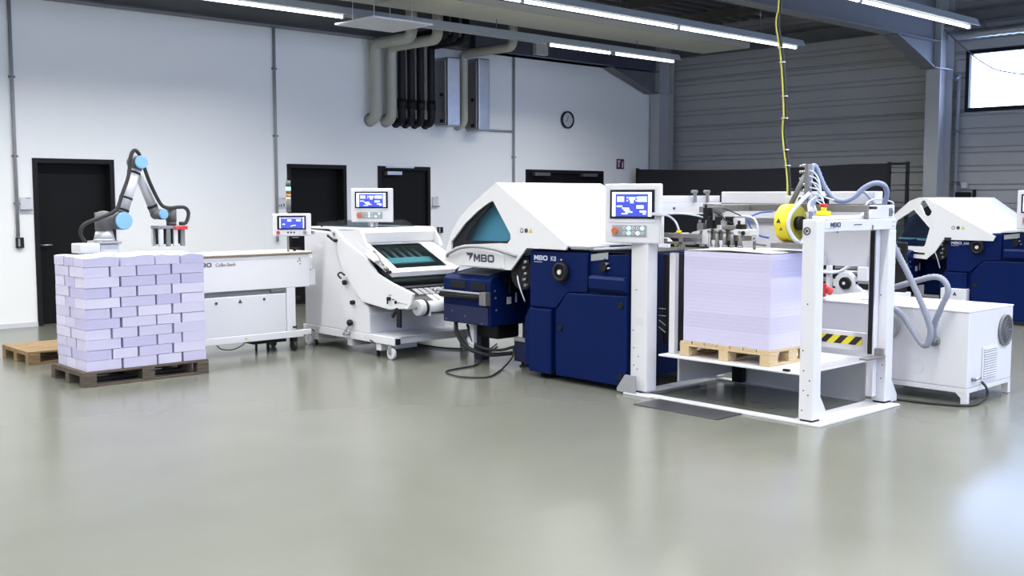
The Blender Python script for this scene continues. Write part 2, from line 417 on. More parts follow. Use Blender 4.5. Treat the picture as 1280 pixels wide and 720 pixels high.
# doors (recessed, near black)
for i, (a, b) in enumerate(DOORS):
    rec = .16 if i < 2 else .03
    f = MB('door_frame')
    for u0, u1, w0, w1 in ((a, a+.06, 0, DZ), (b-.06, b, 0, DZ), (a+.06, b-.06, DZ-.06, DZ)):
        f.box(u0, u1, YW-.02, YW+.3, w0, w1)
    d = struct(f.build('door_%d' % (i+1)))
    halves = [(a+.06, b-.06)] if i < 3 else [(a+.06, (a+b)/2-.005), ((a+b)/2+.005, b-.06)]
    for u0, u1 in halves:
        MB('door_black').box(u0, u1, YW+rec, YW+rec+.06, .005, DZ-.06).build('door_leaf', d)
    if i < 3:
        MB('steel').cyl((a+.12, YW+rec-.05, 1.05), (a+.26, YW+rec-.05, 1.05), .011).cyl((a+.13, YW+rec, 1.05), (a+.13, YW+rec-.05, 1.05), .011).build('handle', d)
    if i == 2: MB('steel').box(a+.16, a+.46, YW-.06, YW+.03, 2.04, 2.10).box(a+.14, a+.72, YW-.05, YW-.02, 2.155, 2.185).build('door_closer', d, .004)
    if i == 3:
        for u in (a+.2, b-.62): MB('dull_metal').box(u, u+.4, YW-.06, YW+.03, 2.07, 2.13).build('door_closer', d, .004)
# steel frame: two rafters with haunches and columns, and eaves beams
def ibeam_x(mb, y, x0, x1, z0, z1, w, t=.02):
    mb.box(x0, x1, y-w/2, y+w/2, z0, z0+t); mb.box(x0, x1, y-w/2, y+w/2, z1-t, z1); mb.box(x0, x1, y-.008, y+.008, z0+t, z1-t)
def ibeam_y(mb, x, y0, y1, z0, z1, w, t=.02):
    mb.box(x-w/2, x+w/2, y0, y1, z0, z0+t); mb.box(x-w/2, x+w/2, y0, y1, z1-t, z1); mb.box(x-.008, x+.008, y0, y1, z0+t, z1-t)
for y in (14.22, 8.33, 2.4):
    f = MB('steel_paint'); ibeam_x(f, y, XL, 17.25, 4.2, ZC-.15, .24)
    f.prism([(15.8, 4.2), (15.83, 4.2), (17.05, 3.80), (17.25, 3.80), (17.25, 4.2)], 'y', y-.008, y+.008)
    f.obox((16.44, y, 3.99), (.64, 0, -.21), (0, .12, 0), (.003, 0, .009)); f.box(17.04, 17.25, y-.12, y+.12, 3.775, 3.795)
    struct(f.build('steel_rafter'))
    c = MB('steel_paint_light')
    c.box(17.25, 17.27, y-.12, y+.12, 0, ZC-.15); c.box(17.70, 17.72, y-.12, y+.12, 0, ZC-.15); c.box(17.27, 17.70, y-.008, y+.008, 0, ZC-.15)
    c.box(17.27, 17.70, y-.12, y+.12, 3.78, 3.80)
    struct(c.build('steel_column'))
f = MB('steel_paint'); ibeam_y(f, 17.62, YF, 14.1, 4.5, 4.72, .12); struct(f.build('eaves_beam'))
for i in range(9):
    x = 1.2+i*1.9
    f = MB('purlin'); f.box(x, x+.06, YF, YW-.4, ZC-.15, ZC); struct(f.build('roof_purlin'))

# ------------------------------------------------------------------ ceiling fittings
def strip_light(y, zb, runs, x0, x1, label, ztop=None):
    t = thing('strip_light', label, 'ceiling light', (x0, y, zb), 'long fluorescent strip lights under the roof')
    MB('lamp_grey').prism([(y-.11, zb+.05), (y-.085, zb+.05), (y-.06, zb+.075), (y+.06, zb+.075), (y+.085, zb+.05), (y+.11, zb+.05), (y+.06, zb+.15), (y-.06, zb+.15)], 'x', x0, x1).build('housing', t)
    for a, b in runs:
        MB('tube_light').cyl((a, y, zb+.03), (b, y, zb+.03), .021, 12).build('light_tube', t)
        for u in (a-.03, b): MB('lamp_grey').box(u+.002, u+.028, y-.03, y+.03, zb+.005, zb+.075).build('lamp_holder', t)
        ld = bpy.data.lights.new('lamp', 'AREA'); ld.shape = 'RECTANGLE'; ld.size = b-a; ld.size_y = .05
        ld.energy = LAMP*(b-a); ld.color = (1.0, 1.0, .975); ld.spread = math.radians(148)
        lo = bpy.data.objects.new('lamp', ld); COL.objects.link(lo); lo.parent = t; lo.location = ((a+b)/2-x0, 0, .006)
    x = x0+1.0
    while x < x1:
        MB('dull_metal').cyl((x, y, zb+.15), (x, y, ztop or ZC+.02), .006, 6).build('hanger', t); x += 3.2
def runs(x0, x1, n, gap=.06): 
    w = (x1-x0)/n
    return [(x0+i*w+.03, x0+(i+1)*w-.03) for i in range(n)]
strip_light(9.5, 4.0, runs(-3, 15.0, 6), -3, 15.1, 'longest strip light, running beside the ribbed cream heating panel')
strip_light(6.72, 4.0, runs(-3, 14.94, 6), -3, 15.05, 'strip light at upper right, ending beside the steel column and window')
strip_light(11.93, 4.0, runs(-3, 8.1, 4)+[(11.9, 13.3), (13.42, 14.95)], -3, 15.05, 'strip light nearest the white wall, unlit between the pipes and its two far tubes', 4.298)
strip_light(3.9, 4.0, runs(-3, 15, 6), -3, 15.1, 'strip light fourth from the white wall, overhead')
strip_light(1.1, 4.0, runs(-3, 15, 6), -3, 15.1, 'strip light fifth from the white wall, overhead')
strip_light(-1.8, 4.0, runs(-3, 15, 6), -3, 15.1, 'strip light sixth from the white wall, behind the viewer')
t = thing('heating_panel', 'long ribbed cream radiant heating panel hanging between two strip lights', 'heating panel', (6, 11.7, 4.3))
pr = []
for i in range(12): pr += [(11.22+i*.08, 4.315), (11.225+i*.08, 4.3), (11.285+i*.08, 4.3), (11.29+i*.08, 4.315)]
MB('cream').prism(pr+[(12.18, 4.315), (12.18, 4.36), (11.22, 4.36)], 'x', -3, 16.15).build('ribbed_panel', t)
MB('cream').box(-3, 16.18, 11.19, 11.22, 4.3, 4.40).box(-3, 16.18, 12.18, 12.21, 4.3, 4.40).box(16.15, 16.18, 11.22, 12.18, 4.3, 4.40).build('edge_frame', t)
for x in (1, 5, 9, 13, 16):
    for y in (11.3, 12.1): MB('dull_metal').cyl((x, y, 4.36), (x, y, ZC), .006, 6).build('hanger', t)
t = thing('ceiling_sail', 'square white ceiling panel hanging on thin rods above the white stacker', 'ceiling panel', (8.4, 11.45, 3.93))
MB('panel_white').box(7.93, 8.87, 11.02, 11.88, 3.90, 3.925).build('sail_panel', t, .004)
for x in (8.1, 8.7):
    for y in (11.25, 11.72): MB('panel_white').cyl((x, y, 3.925), (x, y, 4.299), .006, 6).build('hanging_rod', t)
# cable tray and service channel along the top of the white wall
tag(MB('tray').box(12.2, 17.0, 14.0, 14.08, 4.22, 4.52).box(12.2, 17.0, 14.0, 14.36, 4.2, 4.22).build('cable_tray', loc=(12.2, 14.2, 4.2)), 'dark perforated cable tray along the top of the white wall by the corner', 'cable tray')
tag(MB('panel_white').box(13.55, 13.85, 13.9, 13.998, 4.22, 4.50).build('junction_box', bevel=.01, loc=(13.7, 13.95, 4.3)), 'white junction box on the cable tray above the wall conduit', 'box')
struct(MB('steel_paint').box(XL, 17.1, 14.33, 14.38, 4.23, 4.30).build('trim_1'))
bs = MB('panel_white')
for a, b in zip([XL]+[d[1] for d in DOORS], [d[0] for d in DOORS]+[XR]): bs.box(a, b, YW-.012, YW-.0005, 0, .06)
struct(bs.build('baseboard_left'))

# insulated pipes coming down from the roof and turning into the wall
def pipe(pts, r, m, label, collar=True, grp='wall pipes'):
    t = thing('insulated_pipe', label, 'pipe', pts[-1], grp)
    P = [Vector(p) for p in pts]; path = []
    for i, p in enumerate(P):
        if i in (0, len(P)-1): path.append(p); continue
        a, b = (P[i-1]-p).normalized(), (P[i+1]-p).normalized(); q = r*1.5
        for k in range(7):
            u = k/6; path.append((p+a*q)*(1-u)**2+p*2*u*(1-u)+(p+b*q)*u*u)
    mb = MB(m).tube(path, r, 16, sub=0); mb.build('pipe_run', t)
    e = P[-2]; q = lambda: MB('grey' if m == 'pipe_beige' else 'black')
    if collar: q().cyl((e.x, e.y, e.z+.22), (e.x, e.y, e.z+.38), r+.012).build('pipe_sleeve', t)
    q().ring((P[-1].x, YW-.02, P[-1].z), (P[-1].x, YW-.002, P[-1].z), r+.02, r-.01).build('pipe_collar', t)
pb = 14.2
pipe([(10.24, 13.25, 4.9), (10.24, 13.25, 4.12), (10.24, pb, 4.12), (10.24, pb, 2.92), (10.24, YW-.02, 2.92)], .09, 'pipe_beige', 'outer beige lagged pipe, leftmost of the pipe row high on wall', False)
pipe([(10.55, 13.0, 4.9), (10.55, 13.0, 4.10), (10.55, pb, 4.10), (10.55, pb, 2.92), (10.55, YW-.02, 2.92)], .085, 'pipe_beige', 'inner beige lagged pipe, second from left in the pipe row', False)
for i, (x, lb) in enumerate(((10.76, 'leftmost'), (10.955, 'second from left'), (11.15, 'third from left'), (11.375, 'rightmost'))):
    pipe([(x, 13.3, 4.9), (x, 13.3, 4.25-.02*i), (x, pb, 4.25-.02*i), (x, pb, 2.90), (x, YW-.02, 2.90)], .065, 'black', 'black lagged pipe, %s of the four black pipes high on wall' % lb)
pipe([(12.09, 12.95, 4.9), (12.09, 12.95, 4.12), (12.09, pb, 4.12), (12.09, pb, 2.92), (12.09, YW-.02, 2.92)], .075, 'pipe_beige', 'beige pipe between the two shiny steel ducts', False)
for x0, x1, z0, z1, lb in ((11.60, 11.88, 2.87, 4.02, 'left steel-clad square duct beside the black pipes'), (12.29, 12.55, 2.82, 4.06, 'right steel-clad square duct, last of the pipe row')):
    t = thing('steel_duct', lb, 'duct', (x0, 14, z0), 'steel ducts of the pipe row')
    MB('duct_steel').box(x0, x1, 14.03, 14.375, z0, z1).build('duct_casing', t, .02)
    MB('dull_metal').box(x0-.025, x0-.002, 14.07, 14.375, z0+.04, z1-.06).build('side_seam', t, .006)
    for dz in (.06, .5): MB('black').box(x0-.04, x0-.026, 14.12, 14.2, z0+dz, z0+dz+.055).build('duct_clip', t, .005)
def conduit(pts, label, clips):
    t = thing('wall_conduit', label, 'conduit', pts[-1], 'grey conduits on the white wall')
    mb = MB('grey')
    for a, b in zip(pts, pts[1:]): mb.cyl(a, b, .022, 10)
    mb.build('conduit_pipe', t)
    for x, z in clips: MB('mid_grey').box(x-.035, x+.035, YW-.05, YW-.002, z-.012, z+.012).build('clip', t)
yc = YW-.03
conduit([(4.715, yc, 4.2), (4.715, yc, 1.17)], 'thin grey conduit left of the first dark door, ending in a black switch', [(4.715, 2.2), (4.715, 1.6), (4.715, 3.2)])
conduit([(8.49, yc, 4.2), (8.49, yc, 1.0)], 'thin grey conduit running down the wall left of the second dark door', [(8.49, 2.6), (8.49, 3.6)])
conduit([(13.42, yc, 4.2), (13.42, yc, .6)], 'thin grey conduit right of the pipe row, above the white hood', [(13.42, 2.4)])
conduit([(12.56, yc, 2.86), (13.39, yc, 2.86)], 'short horizontal conduit from steel duct to the wall conduit', [])
# small fittings on the wall
def wall_box(name, x0, x1, z0, z1, d, m, label, cat, extra=None, grp=None):
    o = tag(MB(m).box(x0, x1, YW-d, YW-.001, z0, z1).build(name, bevel=.006, loc=((x0+x1)/2, YW, z0)), label, cat, grp)
    if extra: extra(o)
    return o
def plate_extra(o):
    x = o.location.x; z = o.location.z
    MB('print_grey').box(x-.0, x+.06, YW-.027, YW-.0255, z+.145, z+.152).build('printed_line', o)
    MB('mid_grey').box(x-.075, x+.075, YW-.05, YW-.026, z-.012, z+.004).build('lower_ledge', o)
def plate_extra2(o):
    x = o.location.x; z = o.location.z
    MB('print_grey').box(x-.0, x+.05, YW-.027, YW-.0255, z+.14, z+.147).box(x-.06, x-.04, YW-.027, YW-.0255, z+.03, z+.05).box(x-.025, x-.005, YW-.027, YW-.0255, z+.02, z+.06).box(x+.02, x+.04, YW-.027, YW-.0255, z+.02, z+.07).build('printed_line', o)
wall_box('door_sign', 4.76, 4.9, 1.52, 1.68, .025, 'panel_white', 'white door sign between the left conduit and first dark door', 'sign', plate_extra, 'white door signs')
wall_box('door_sign', 8.52, 8.65, 1.51, 1.68, .025, 'panel_white', 'white door sign between the conduit and second dark door', 'sign', plate_extra2, 'white door signs')
wall_box('door_sign', 11.52, 11.65, 1.52, 1.68, .025, 'panel_white', 'white door sign right of the third dark door', 'sign', plate_extra, 'white door signs')
wall_box('wall_switch', 4.69, 4.78, 1.03, 1.165, .05, 'black', 'black switch box below the conduit left of the first door', 'switch', lambda o: MB('grey').box(4.705, 4.73, YW-.056, YW-.051, 1.05, 1.15).build('rocker', o))
wall_box('wall_switch', 11.63, 11.73, 1.06, 1.16, .05, 'black', 'black switch box below the sign right of the third door', 'switch', lambda o: MB('grey').box(11.635, 11.66, YW-.056, YW-.051, 1.07, 1.15).build('rocker', o))
def ext(o):
    MB('print_light').box(16.29, 16.36, YW-.0175, YW-.0155, 2.36, 2.41).box(16.30, 16.34, YW-.0175, YW-.0155, 2.27, 2.345).prism([(16.41, 2.26), (16.455, 2.26), (16.455, 2.37), (16.44, 2.39), (16.42, 2.37)], 'y', YW-.0175, YW-.0155).build('pictogram', o)
wall_box('extinguisher_sign', 16.265, 16.485, 2.235, 2.435, .015, 'sign_red', 'small dark red fire extinguisher sign right of the clock', 'sign', ext)
t = thing('wall_clock', 'round wall clock with black rim on the bluish white wall', 'clock', (14.82, YW, 3.14))
MB('black_gloss').ring((14.82, YW-.05, 3.14), (14.82, YW-.001, 3.14), .165, .138, 36).build('rim', t)
MB('clock_face').cyl((14.82, YW-.03, 3.14), (14.82, YW-.004, 3.14), .14, 36).build('dial', t)
MB('print_grey').obox((14.825, YW-.034, 3.175), (.012, 0, .045), (0, .002, 0), (.004, 0, -.002)).build('minute_hand', t)
MB('print_grey').obox((14.80, YW-.034, 3.125), (-.025, 0, -.02), (0, .002, 0), (.003, 0, -.004)).build('hour_hand', t)
mk = MB('print_grey')
for i in range(12):
    a = i*PI/6; mk.obox((14.82+.115*math.sin(a), YW-.032, 3.14+.115*math.cos(a)), (.012*math.sin(a), 0, .012*math.cos(a)), (0, .001, 0), (.003*math.cos(a), 0, -.003*math.sin(a)))
mk.build('hour_marks', t)

tag(MB('charcoal').box(6.95, 7.16, 14.24, 14.328, 4.24, 4.34).cyl((7.05, 14.28, 4.20), (7.05, 14.28, 4.245), .05, 12).build('rail_clamp', bevel=.015, loc=(7.05, 14.3, 4.24)), 'small dark clamp on the rail along the top of the white wall, left', 'clamp')
tag(MB('mid_grey').tube([(17.0, 8.05, 4.36), (17.0, 7.78, 4.10), (17.0, 7.56, 3.90), (17.0, 7.38, 3.76), (17.0, 7.1, 3.62), (17.0, 6.5, 3.55), (17.0, 5.4, 3.8), (17.0, 4.6, 4.3)], .010, 8).build('hanging_wire', loc=(17, 7, 4)), 'thin grey cable sagging across the bright window at upper right', 'cable')
# things by the right wall
xs = 16.6
t = thing('partition_screen', 'long dark grey fabric partition screen in front of the ribbed right wall', 'partition', (xs, 11, 0))
top = []
for i in range(25):
    u = i/24; y = 14.1-u*(14.1-8.72); top.append((y, 2.23-.05*math.sin(PI*min(1, u*1.15))*(1 if u < .87 else 1)))
mb = MB('charcoal'); n = len(top)
mb.prism([(14.1, .06)]+top+[(8.72, .06)], 'x', xs, xs+.03)
mb.build('fabric', t)
for y in (14.12, 8.40, 8.72):
    MB('black').box(xs-.015, xs+.045, y-.02, y+.02, 0, 2.25).build('post', t)
MB('black').box(xs-.01, xs+.04, 8.42, 8.70, 2.2, 2.24).build('end_rail', t)
for y in (14.12, 8.40): MB('black').box(xs-.3, xs+.3, y-.03, y+.03, 0, .03).build('foot', t)
t = thing('wall_pipe', 'thin grey downpipe with brackets beside the steel column near the window', 'pipe', (17.74, 8.12, 0))
MB('grey').cyl((17.74, 8.12, 0), (17.74, 8.12, 3.7), .03, 12).build('pipe_run', t)
MB('mid_grey').box(17.69, 17.79, 8.07, 8.17, 1.9, 1.94).box(17.69, 17.79, 8.07, 8.17, 2.75, 2.79).cyl((17.74, 8.12, 3.68), (17.6, 8.12, 3.62), .03, 10).build('bracket', t)
t = thing('door_controller', 'black and grey door controller on the right wall behind the second machine', 'control box', (XR, 7.99, 1.65))
MB('black').box(XR-.1, XR-.002, 7.87, 8.1, 1.66, 1.76).build('control_housing', t, .01)
MB('panel_white').box(XR-.08, XR-.002, 7.92, 8.02, 1.82, 1.92).build('push_button_box', t, .01)
MB('grey').box(XR-.06, XR-.002, 8.05, 8.12, 1.80, 1.87).build('socket', t, .01)
tag(MB('black').box(XR-.05, XR-.002, 7.79, 7.83, 0, 1.80).build('door_guide', loc=(XR, 7.81, 0)), 'black vertical guide rail on the right wall by the door controller', 'rail')
t = thing('roof_duct', 'silvery foil wrapped pipe above the window on the right', 'duct', (17.5, 7, 4.3))
MB('galvanised').tube([(17.5, 8.2, 4.32), (17.5, 6.5, 4.32), (17.5, 4.6, 4.32), (17.5, 2.5, 4.32)], .08, 14, ribs=.06).build('foil_tube', t)
MB('dull_metal').box(17.49, 17.51, 7.6, 7.64, 4.3, 4.5).box(17.49, 17.51, 4.0, 4.04, 4.3, 4.5).build('bracket', t)

# ------------------------------------------------------------------ shared machine pieces
def control_panel(parent, c, ang, w, h, style='tall'):
    """flat operator panel; c = centre of its front, ang = direction its front faces (radians about Z)"""
    n = Vector((math.cos(ang), math.sin(ang), 0)); r = Vector((-math.sin(ang), math.cos(ang), 0)); c = Vector(c)
    # as seen from the front, right-hand direction
    R = -r if True else r
    R = Vector((math.sin(ang), -math.cos(ang), 0))*-1
    u = Z3
    def P(a, b, d=0): return c+R*(a*w/2)+u*(b*h/2)+n*d
    hs = MB('white').obox(c-n*.03, R*(w/2), u*(h/2), n*.03).build('control_panel', parent, .012)
    def slab(name, m, a0, a1, b0, b1, d0, d1, bev=.0):
        mb = MB(m); mb.obox((P(a0, b0, d0)+P(a1, b1, d1))/2, R*((a1-a0)*w/4), u*((b1-b0)*h/4), n*((d1-d0)/2)); return mb.build(name, hs, bev)
    if style == 'tall':
        slab('panel_trim', 'panel_white', -.86, .84, -.30, .86, .0005, .004, .002)
        slab('screen_bezel', 'black_gloss', -.80, .80, -.17, .80, .004, .009, .002)
        sx0, sx1, sy0, sy1 = -.72, .70, -.09, .72
        k0, k1, kb0, kb1 = -.72, .52, -.76, -.38
    else:
        slab('screen_bezel', 'black_gloss', -.78, .72, -.42, .80, .0005, .008, .004)
        sx0, sx1, sy0, sy1 = -.66, .62, -.30, .66
    sc = MB('screen_blue' if style != 'big' else 'screen_violet', 'screen_white')
    def q(a0, a1, b0, b1, d, m):
        sc.obox((P(a0, b0, d)+P(a1, b1, d))/2, R*((a1-a0)*w/4), u*((b1-b0)*h/4), n*.0005, m)
    sw, sh = sx1-sx0, sy1-sy0
    q(sx0, sx1, sy0, sy1, .0095, 0)
    if style == 'tall':
        items = [(0, .09, 0, 1), (.09, .9, .92, 1), (.91, 1, 0, 1), (.13, .31, .76, .82), (.13, .31, .68, .74), (.13, .31, .60, .66), (.64, .88, .76, .82), (.64, .88, .68, .74), (.64, .88, .60, .66),
                 (.43, .58, .68, .80), (.46, .55, .54, .68), (.37, .41, .74, .80), (.37, .41, .62, .68), (.60, .63, .74, .80), (.60, .63, .62, .68),
                 (.12, .26, .38, .45), (.26, .44, .30, .36), (.30, .46, .22, .28), (.34, .52, .15, .21), (.24, .40, .08, .13), (.62, .80, .32, .46), (.70, .87, .16, .24), (.78, .86, .08, .13)]
    else:
        items = [(0, .05, 0, 1), (.95, 1, 0, 1), (.08, .92, .90, .96), (.32, .48, .62, .80), (.68, .86, .64, .80), (.12, .22, .32, .42), (.44, .52, .16, .24), (.52, .66, .22, .30)]
    for a0, a1, b0, b1 in items: q(sx0+sw*a0, sx0+sw*a1, sy0+sh*b0, sy0+sh*b1, .0108, 1)
    sc.build('screen', hs)
    if style == 'tall':
        kp = slab('keypad', 'keypad', k0, k1, kb0, kb1, .0005, .006, .002)
        bt = MB('button_lit', 'panel_white', 'keypad')
        for j in range(2):
            for i in range(5):
                lit = (j == 0 and i in (1, 4)) or (j == 1 and i in (1, 3))
                p = P(k0+(k1-k0)*(.36+i*.13), kb0+(kb1-kb0)*(.72-.44*j), .006)
                rr = min(w, h)*.036
                if lit: bt.ring(p, p+n*.006, rr, rr*.42, 14, 0); bt.cyl(p, p+n*.004, rr*.4, 10, 1)
                else: bt.ring(p, p+n*.004, rr*.8, rr*.5, 12, 1)
        bt.build('push_buttons', hs)
        p = P(k0+(k1-k0)*.11, (kb0+kb1)/2, .006)
        MB('orange_knob').cyl(p, p+n*.02, w*.045, 14).cyl(p+n*.02, p+n*.035, w*.055, 14).build('rotary_knob', hs)
    else:
        p = P(-.74, -.68, 0); MB('red').cyl(p, p+n*.012, .011, 12).cyl(p+n*.012, p+n*.026, .019, 14).build('emergency_stop', hs)
        p = P(.66, -.68, 0); MB('grey').ring(p, p+n*.006, .022, .015, 16).cyl(p, p+n*.012, .012, 12).build('rotary_knob', hs)
        lb = MB('print_grey')
        for i in range(3): lb.obox(P(-.22+.16*i, -.68, .001), R*.010, u*.009, n*.0008)
        lb.build('button_row', hs)
    return hs
def icons(parent, org, xd, size=.035):
    """three small safety pictograms in a row"""
    org, xd = Vector(org), Vector(xd); n = xd.cross(Z3); mb = MB('print_grey', 'panel_white', 'warn_yellow')
    for i in range(2):
        c = org+xd*(i*size*1.5); mb.cyl(c, c+n*.002, size*.55, 14); 
        if i == 0: mb.cyl(c+n*.002, c+n*.003, size*.36, 12, 1)
    c = org+xd*(size*3.0); s = size*.6
    mb.add([c-xd*s-Z3*s*.8, c+xd*s-Z3*s*.8, c+Z3*s, c-xd*s-Z3*s*.8+n*.002, c+xd*s-Z3*s*.8+n*.002, c+Z3*s+n*.002], [(0, 1, 2), (3, 4, 5), (0, 1, 4, 3), (1, 2, 5, 4), (2, 0, 3, 5)], 2)
    return mb.build('safety_pictograms', parent)
def triangle(mb, c, xd, s, m=0, t=.002):
    c, xd = Vector(c), Vector(xd); n = xd.cross(Z3)
    a = [c-xd*s-Z3*s*.8, c+xd*s-Z3*s*.8, c+Z3*s]
    mb.add(a+[p+n*t for p in a], [(0, 1, 2), (3, 4, 5), (0, 1, 4, 3), (1, 2, 5, 4), (2, 0, 3, 5)], m)
LEFT = Vector((0, -1, 0))      # reading direction on a face that looks towards -X
RIGHT = Vector((1, 0, 0))      # reading direction on a face that looks towards -Y

# ------------------------------------------------------------------ pallets
def pallet(name, label, x0, y0, z0, L, D, m, along='x', H=.135):
    """flat pallet, length L along x (or y), its boards, blocks and runners"""
    t = thing(name, label, 'pallet', (x0, y0, z0), None)
    def bx(mb, u0, u1, v0, v1, a, b):
        if along == 'x': mb.box(x0+u0, x0+u1, y0+v0, y0+v1, z0+a, z0+b)
        else: mb.box(x0+v0, x0+v1, y0+u0, y0+u1, z0+a, z0+b)
    bw = .095
    for v in (0, (D-bw)/2, D-bw):
        r = MB(m); bx(r, 0, L, v, v+bw, 0, .02); r.build('runner', t, .003)
    for u in (0, (L-.12)/2, L-.12):
        for v in (0, (D-bw)/2, D-bw):
            k = MB(m); bx(k, u, u+.12, v+.002, v+bw-.002, .02, H-.042); k.build('block', t, .004)
        c = MB(m); bx(c, u, u+.12, 0, D, H-.042, H-.021); c.build('cross_board', t, .003)
    n = 7; w = D/n
    for i in range(n):
        d = MB(m); bx(d, 0, L, i*w+.006, (i+1)*w-.006, H-.021, H+random.uniform(-.001, .001)); d.build('deck_board', t, .003)
    return t
PX, PY = 3.602, 9.425
pallet('euro_pallet', 'dark weathered pallet under the stack of lilac booklets', PX, PY, 0, 1.2, .78, 'wood_old')
pallet('euro_pallet', 'empty brown pallet on the floor behind the booklet stack', 3.69, 11.08, 0, 1.2, .78, 'wood_brown')

# ------------------------------------------------------------------ 110 stacks of folded sheets on the pallet
BH = .0930
def booklet(lx, ly, wavy=0):
    me = MB('paper_edge', 'paper_top'); nx, ny = (10, 5) if wavy else (1, 1)
    o = 0; vs = []; ph = random.uniform(0, 6)
    def zt(i, j):
        if not wavy: return BH-.0012
        u, v = i/nx, j/ny
        return BH*.93+wavy*(.014*math.sin(u*PI*2.1+ph)+.006*math.sin(v*4+ph)-.010*abs(2*u-1)**3)
    b = [(lx*i/nx-lx/2, ly*j/ny-ly/2, 0) for j in range(ny+1) for i in range(nx+1)]
    tp = [(lx*i/nx-lx/2, ly*j/ny-ly/2, zt(i, j)) for j in range(ny+1) for i in range(nx+1)]
    N = (nx+1)*(ny+1); me.v = [Vector(p) for p in b+tp]
    for j in range(ny):
        for i in range(nx):
            a = j*(nx+1)+i; me.face([a, a+nx+1, a+nx+2, a+1], 0); me.face([N+a, N+a+1, N+a+nx+2, N+a+nx+1], 1, bool(wavy))
    for i in range(nx):
        a = i; me.face([a, a+1, N+a+1, N+a], 0); a = ny*(nx+1)+i; me.face([a+1, a, N+a, N+a+1], 0)
    for j in range(ny):
        a = j*(nx+1); me.face([a+nx+1, a, N+a, N+a+nx+1], 0); a = j*(nx+1)+nx; me.face([a, a+nx+1, N+a+nx+1, N+a], 0)
    return me
LG, SH, GAP = .318, .228, .0
def layer_cells(flip):
    """(x, y, turned, place) for one layer: six long stacks on one half, four short ones on the other"""
    out = []
    W_, D_ = 1.16, .69
    lx, sx = .335, .245
    for i in range(2):
        for j in range(3):
            x = (i*lx+.1675) if not flip else (W_-(2-i)*lx+.1675)
            out.append((x, .113+j*(D_-.226)/2, False, i if not flip else i+2, j, 3))
    for i in range(2):
        for j in range(2):
            x = (2*lx+i*sx+.1225) if not flip else (i*sx+.1225)
            out.append((x, .165+j*(D_-.330), True, i+2 if not flip else i, j, 2))
    return out
ORD = ['bottom', 'second', 'third', 'fourth', 'fifth', 'sixth', 'seventh', 'eighth', 'ninth', 'tenth', 'top']
protos = {}
for k in range(11):
    flip = k % 2 == 1
    for (x, y, turned, ci, rj, rn) in layer_cells(flip):
        key = (turned, k == 10)
        topl = k == 10
        if topl or key not in protos:
            mb = booklet(.229 if turned else .317, .330 if turned else .226, .45 if topl else 0)
            o = mb.build('folded_sheet_stack')
            if not topl: protos[key] = o
        else:
            o = protos[key].copy(); COL.objects.link(o)
        o.location = (PX+.035+x+random.uniform(-.002, .002), PY+.03+y+random.uniform(-.005, .005), .1365+k*BH)
        if not topl: o.scale = (random.uniform(.985, 1.0), random.uniform(.97, 1.0), random.uniform(.965, 1.0))
        o.rotation_euler = (0, 0, random.uniform(-.010, .010))
        where = None
        if rj == 0: where = ['at the front left corner', 'second from left along the front', 'third from left along the front', 'at the front right corner'][ci]
        elif ci == 0: where = 'at the back left corner' if rj == rn-1 else 'in the middle of the left side'
        elif topl: where = {(1, 1): 'behind the front row, left of centre', (1, 2): 'in the back row, left of centre', (2, 1): 'in the back row, right of centre', (3, 1): 'at the back right corner'}.get((ci, rj), 'in the back row')
        if where: lab = '%s layer of the pallet pile: folded sheet stack %s' % (ORD[k], where)
        else: lab = 'folded sheet stack hidden behind the front row of the pallet pile'
        tag(o, lab, 'paper stack', 'stacks of folded sheets on the dark pallet')

# ------------------------------------------------------------------ robot on its stand
t = thing('robot_stand', 'grey and white pedestal behind the booklet stack carrying the robot arm', 'stand', (4.2, 10.55, 0))
MB('panel_white').box(4.19, 4.38, 10.42, 10.72, .0, 1.225).build('column', t, .01)
MB('panel_white').box(3.98, 4.185, 10.40, 10.62, 1.135, 1.235).build('valve_box', t, .012)
MB('black').box(4.0, 4.185, 10.44, 10.6, 1.10, 1.134).build('box_bracket', t)
MB('grey').box(4.185, 4.40, 10.40, 10.74, 1.226, 1.25).build('mounting_plate', t, .006)
ry = 10.55
sx = 1.009
t = thing('industrial_robot', 'grey robot arm with light blue joint caps standing behind the booklet stack', 'robot', (4.285, ry, 1.252))
MB('arm_silver').cyl((4.285, ry, 1.252), (4.285, ry, 1.272), .102, 28).cyl((4.285, ry, 1.272), (4.285, ry, 1.355), .10, 28, r1=.078).build('base', t)
MB('joint_grey').cyl((4.285, ry, 1.356), (4.285, ry, 1.535), .085, 28).ball((4.285, ry, 1.50), .085, 0, 20, (1, 1, .6)).build('shoulder', t)
MB('joint_grey').cyl((4.285, ry, 1.45), (4.41, ry-.02, 1.45), .083, 24).cyl((4.43, ry+.08, 1.45), (4.43, ry-.13, 1.45), .088, 28).build('shoulder_joint', t)
MB('cap_blue').cyl((4.43, ry-.131, 1.45), (4.43, ry-.155, 1.45), .086, 28).build('joint_cap', t, .008)
sh_, el_ = Vector((4.43, ry-.02, 1.45)), Vector((4.635, ry-.02, 2.035))
d = (el_-sh_).normalized()
MB('arm_silver').cyl(sh_+d*.09, el_-d*.075, .062, 24).build('upper_arm', t)
for s0 in (.105, .23, .50): MB('black').cyl(sh_+d*s0, sh_+d*(s0+.020), .067, 24).build('arm_band', t)
MB('joint_grey').cyl(el_+Vector((0, .10, 0)), el_+Vector((0, -.09, 0)), .066, 24).cyl(el_-d*.075, el_, .066, 24).build('elbow', t)
MB('cap_blue').cyl(el_+Vector((0, -.091, 0)), el_+Vector((0, -.112, 0)), .066, 24).build('joint_cap', t, .008)
e2 = el_+Vector((0, .075, 0)); w2 = Vector((4.85, ry+.055, 1.51)); d2 = (w2-e2).normalized()
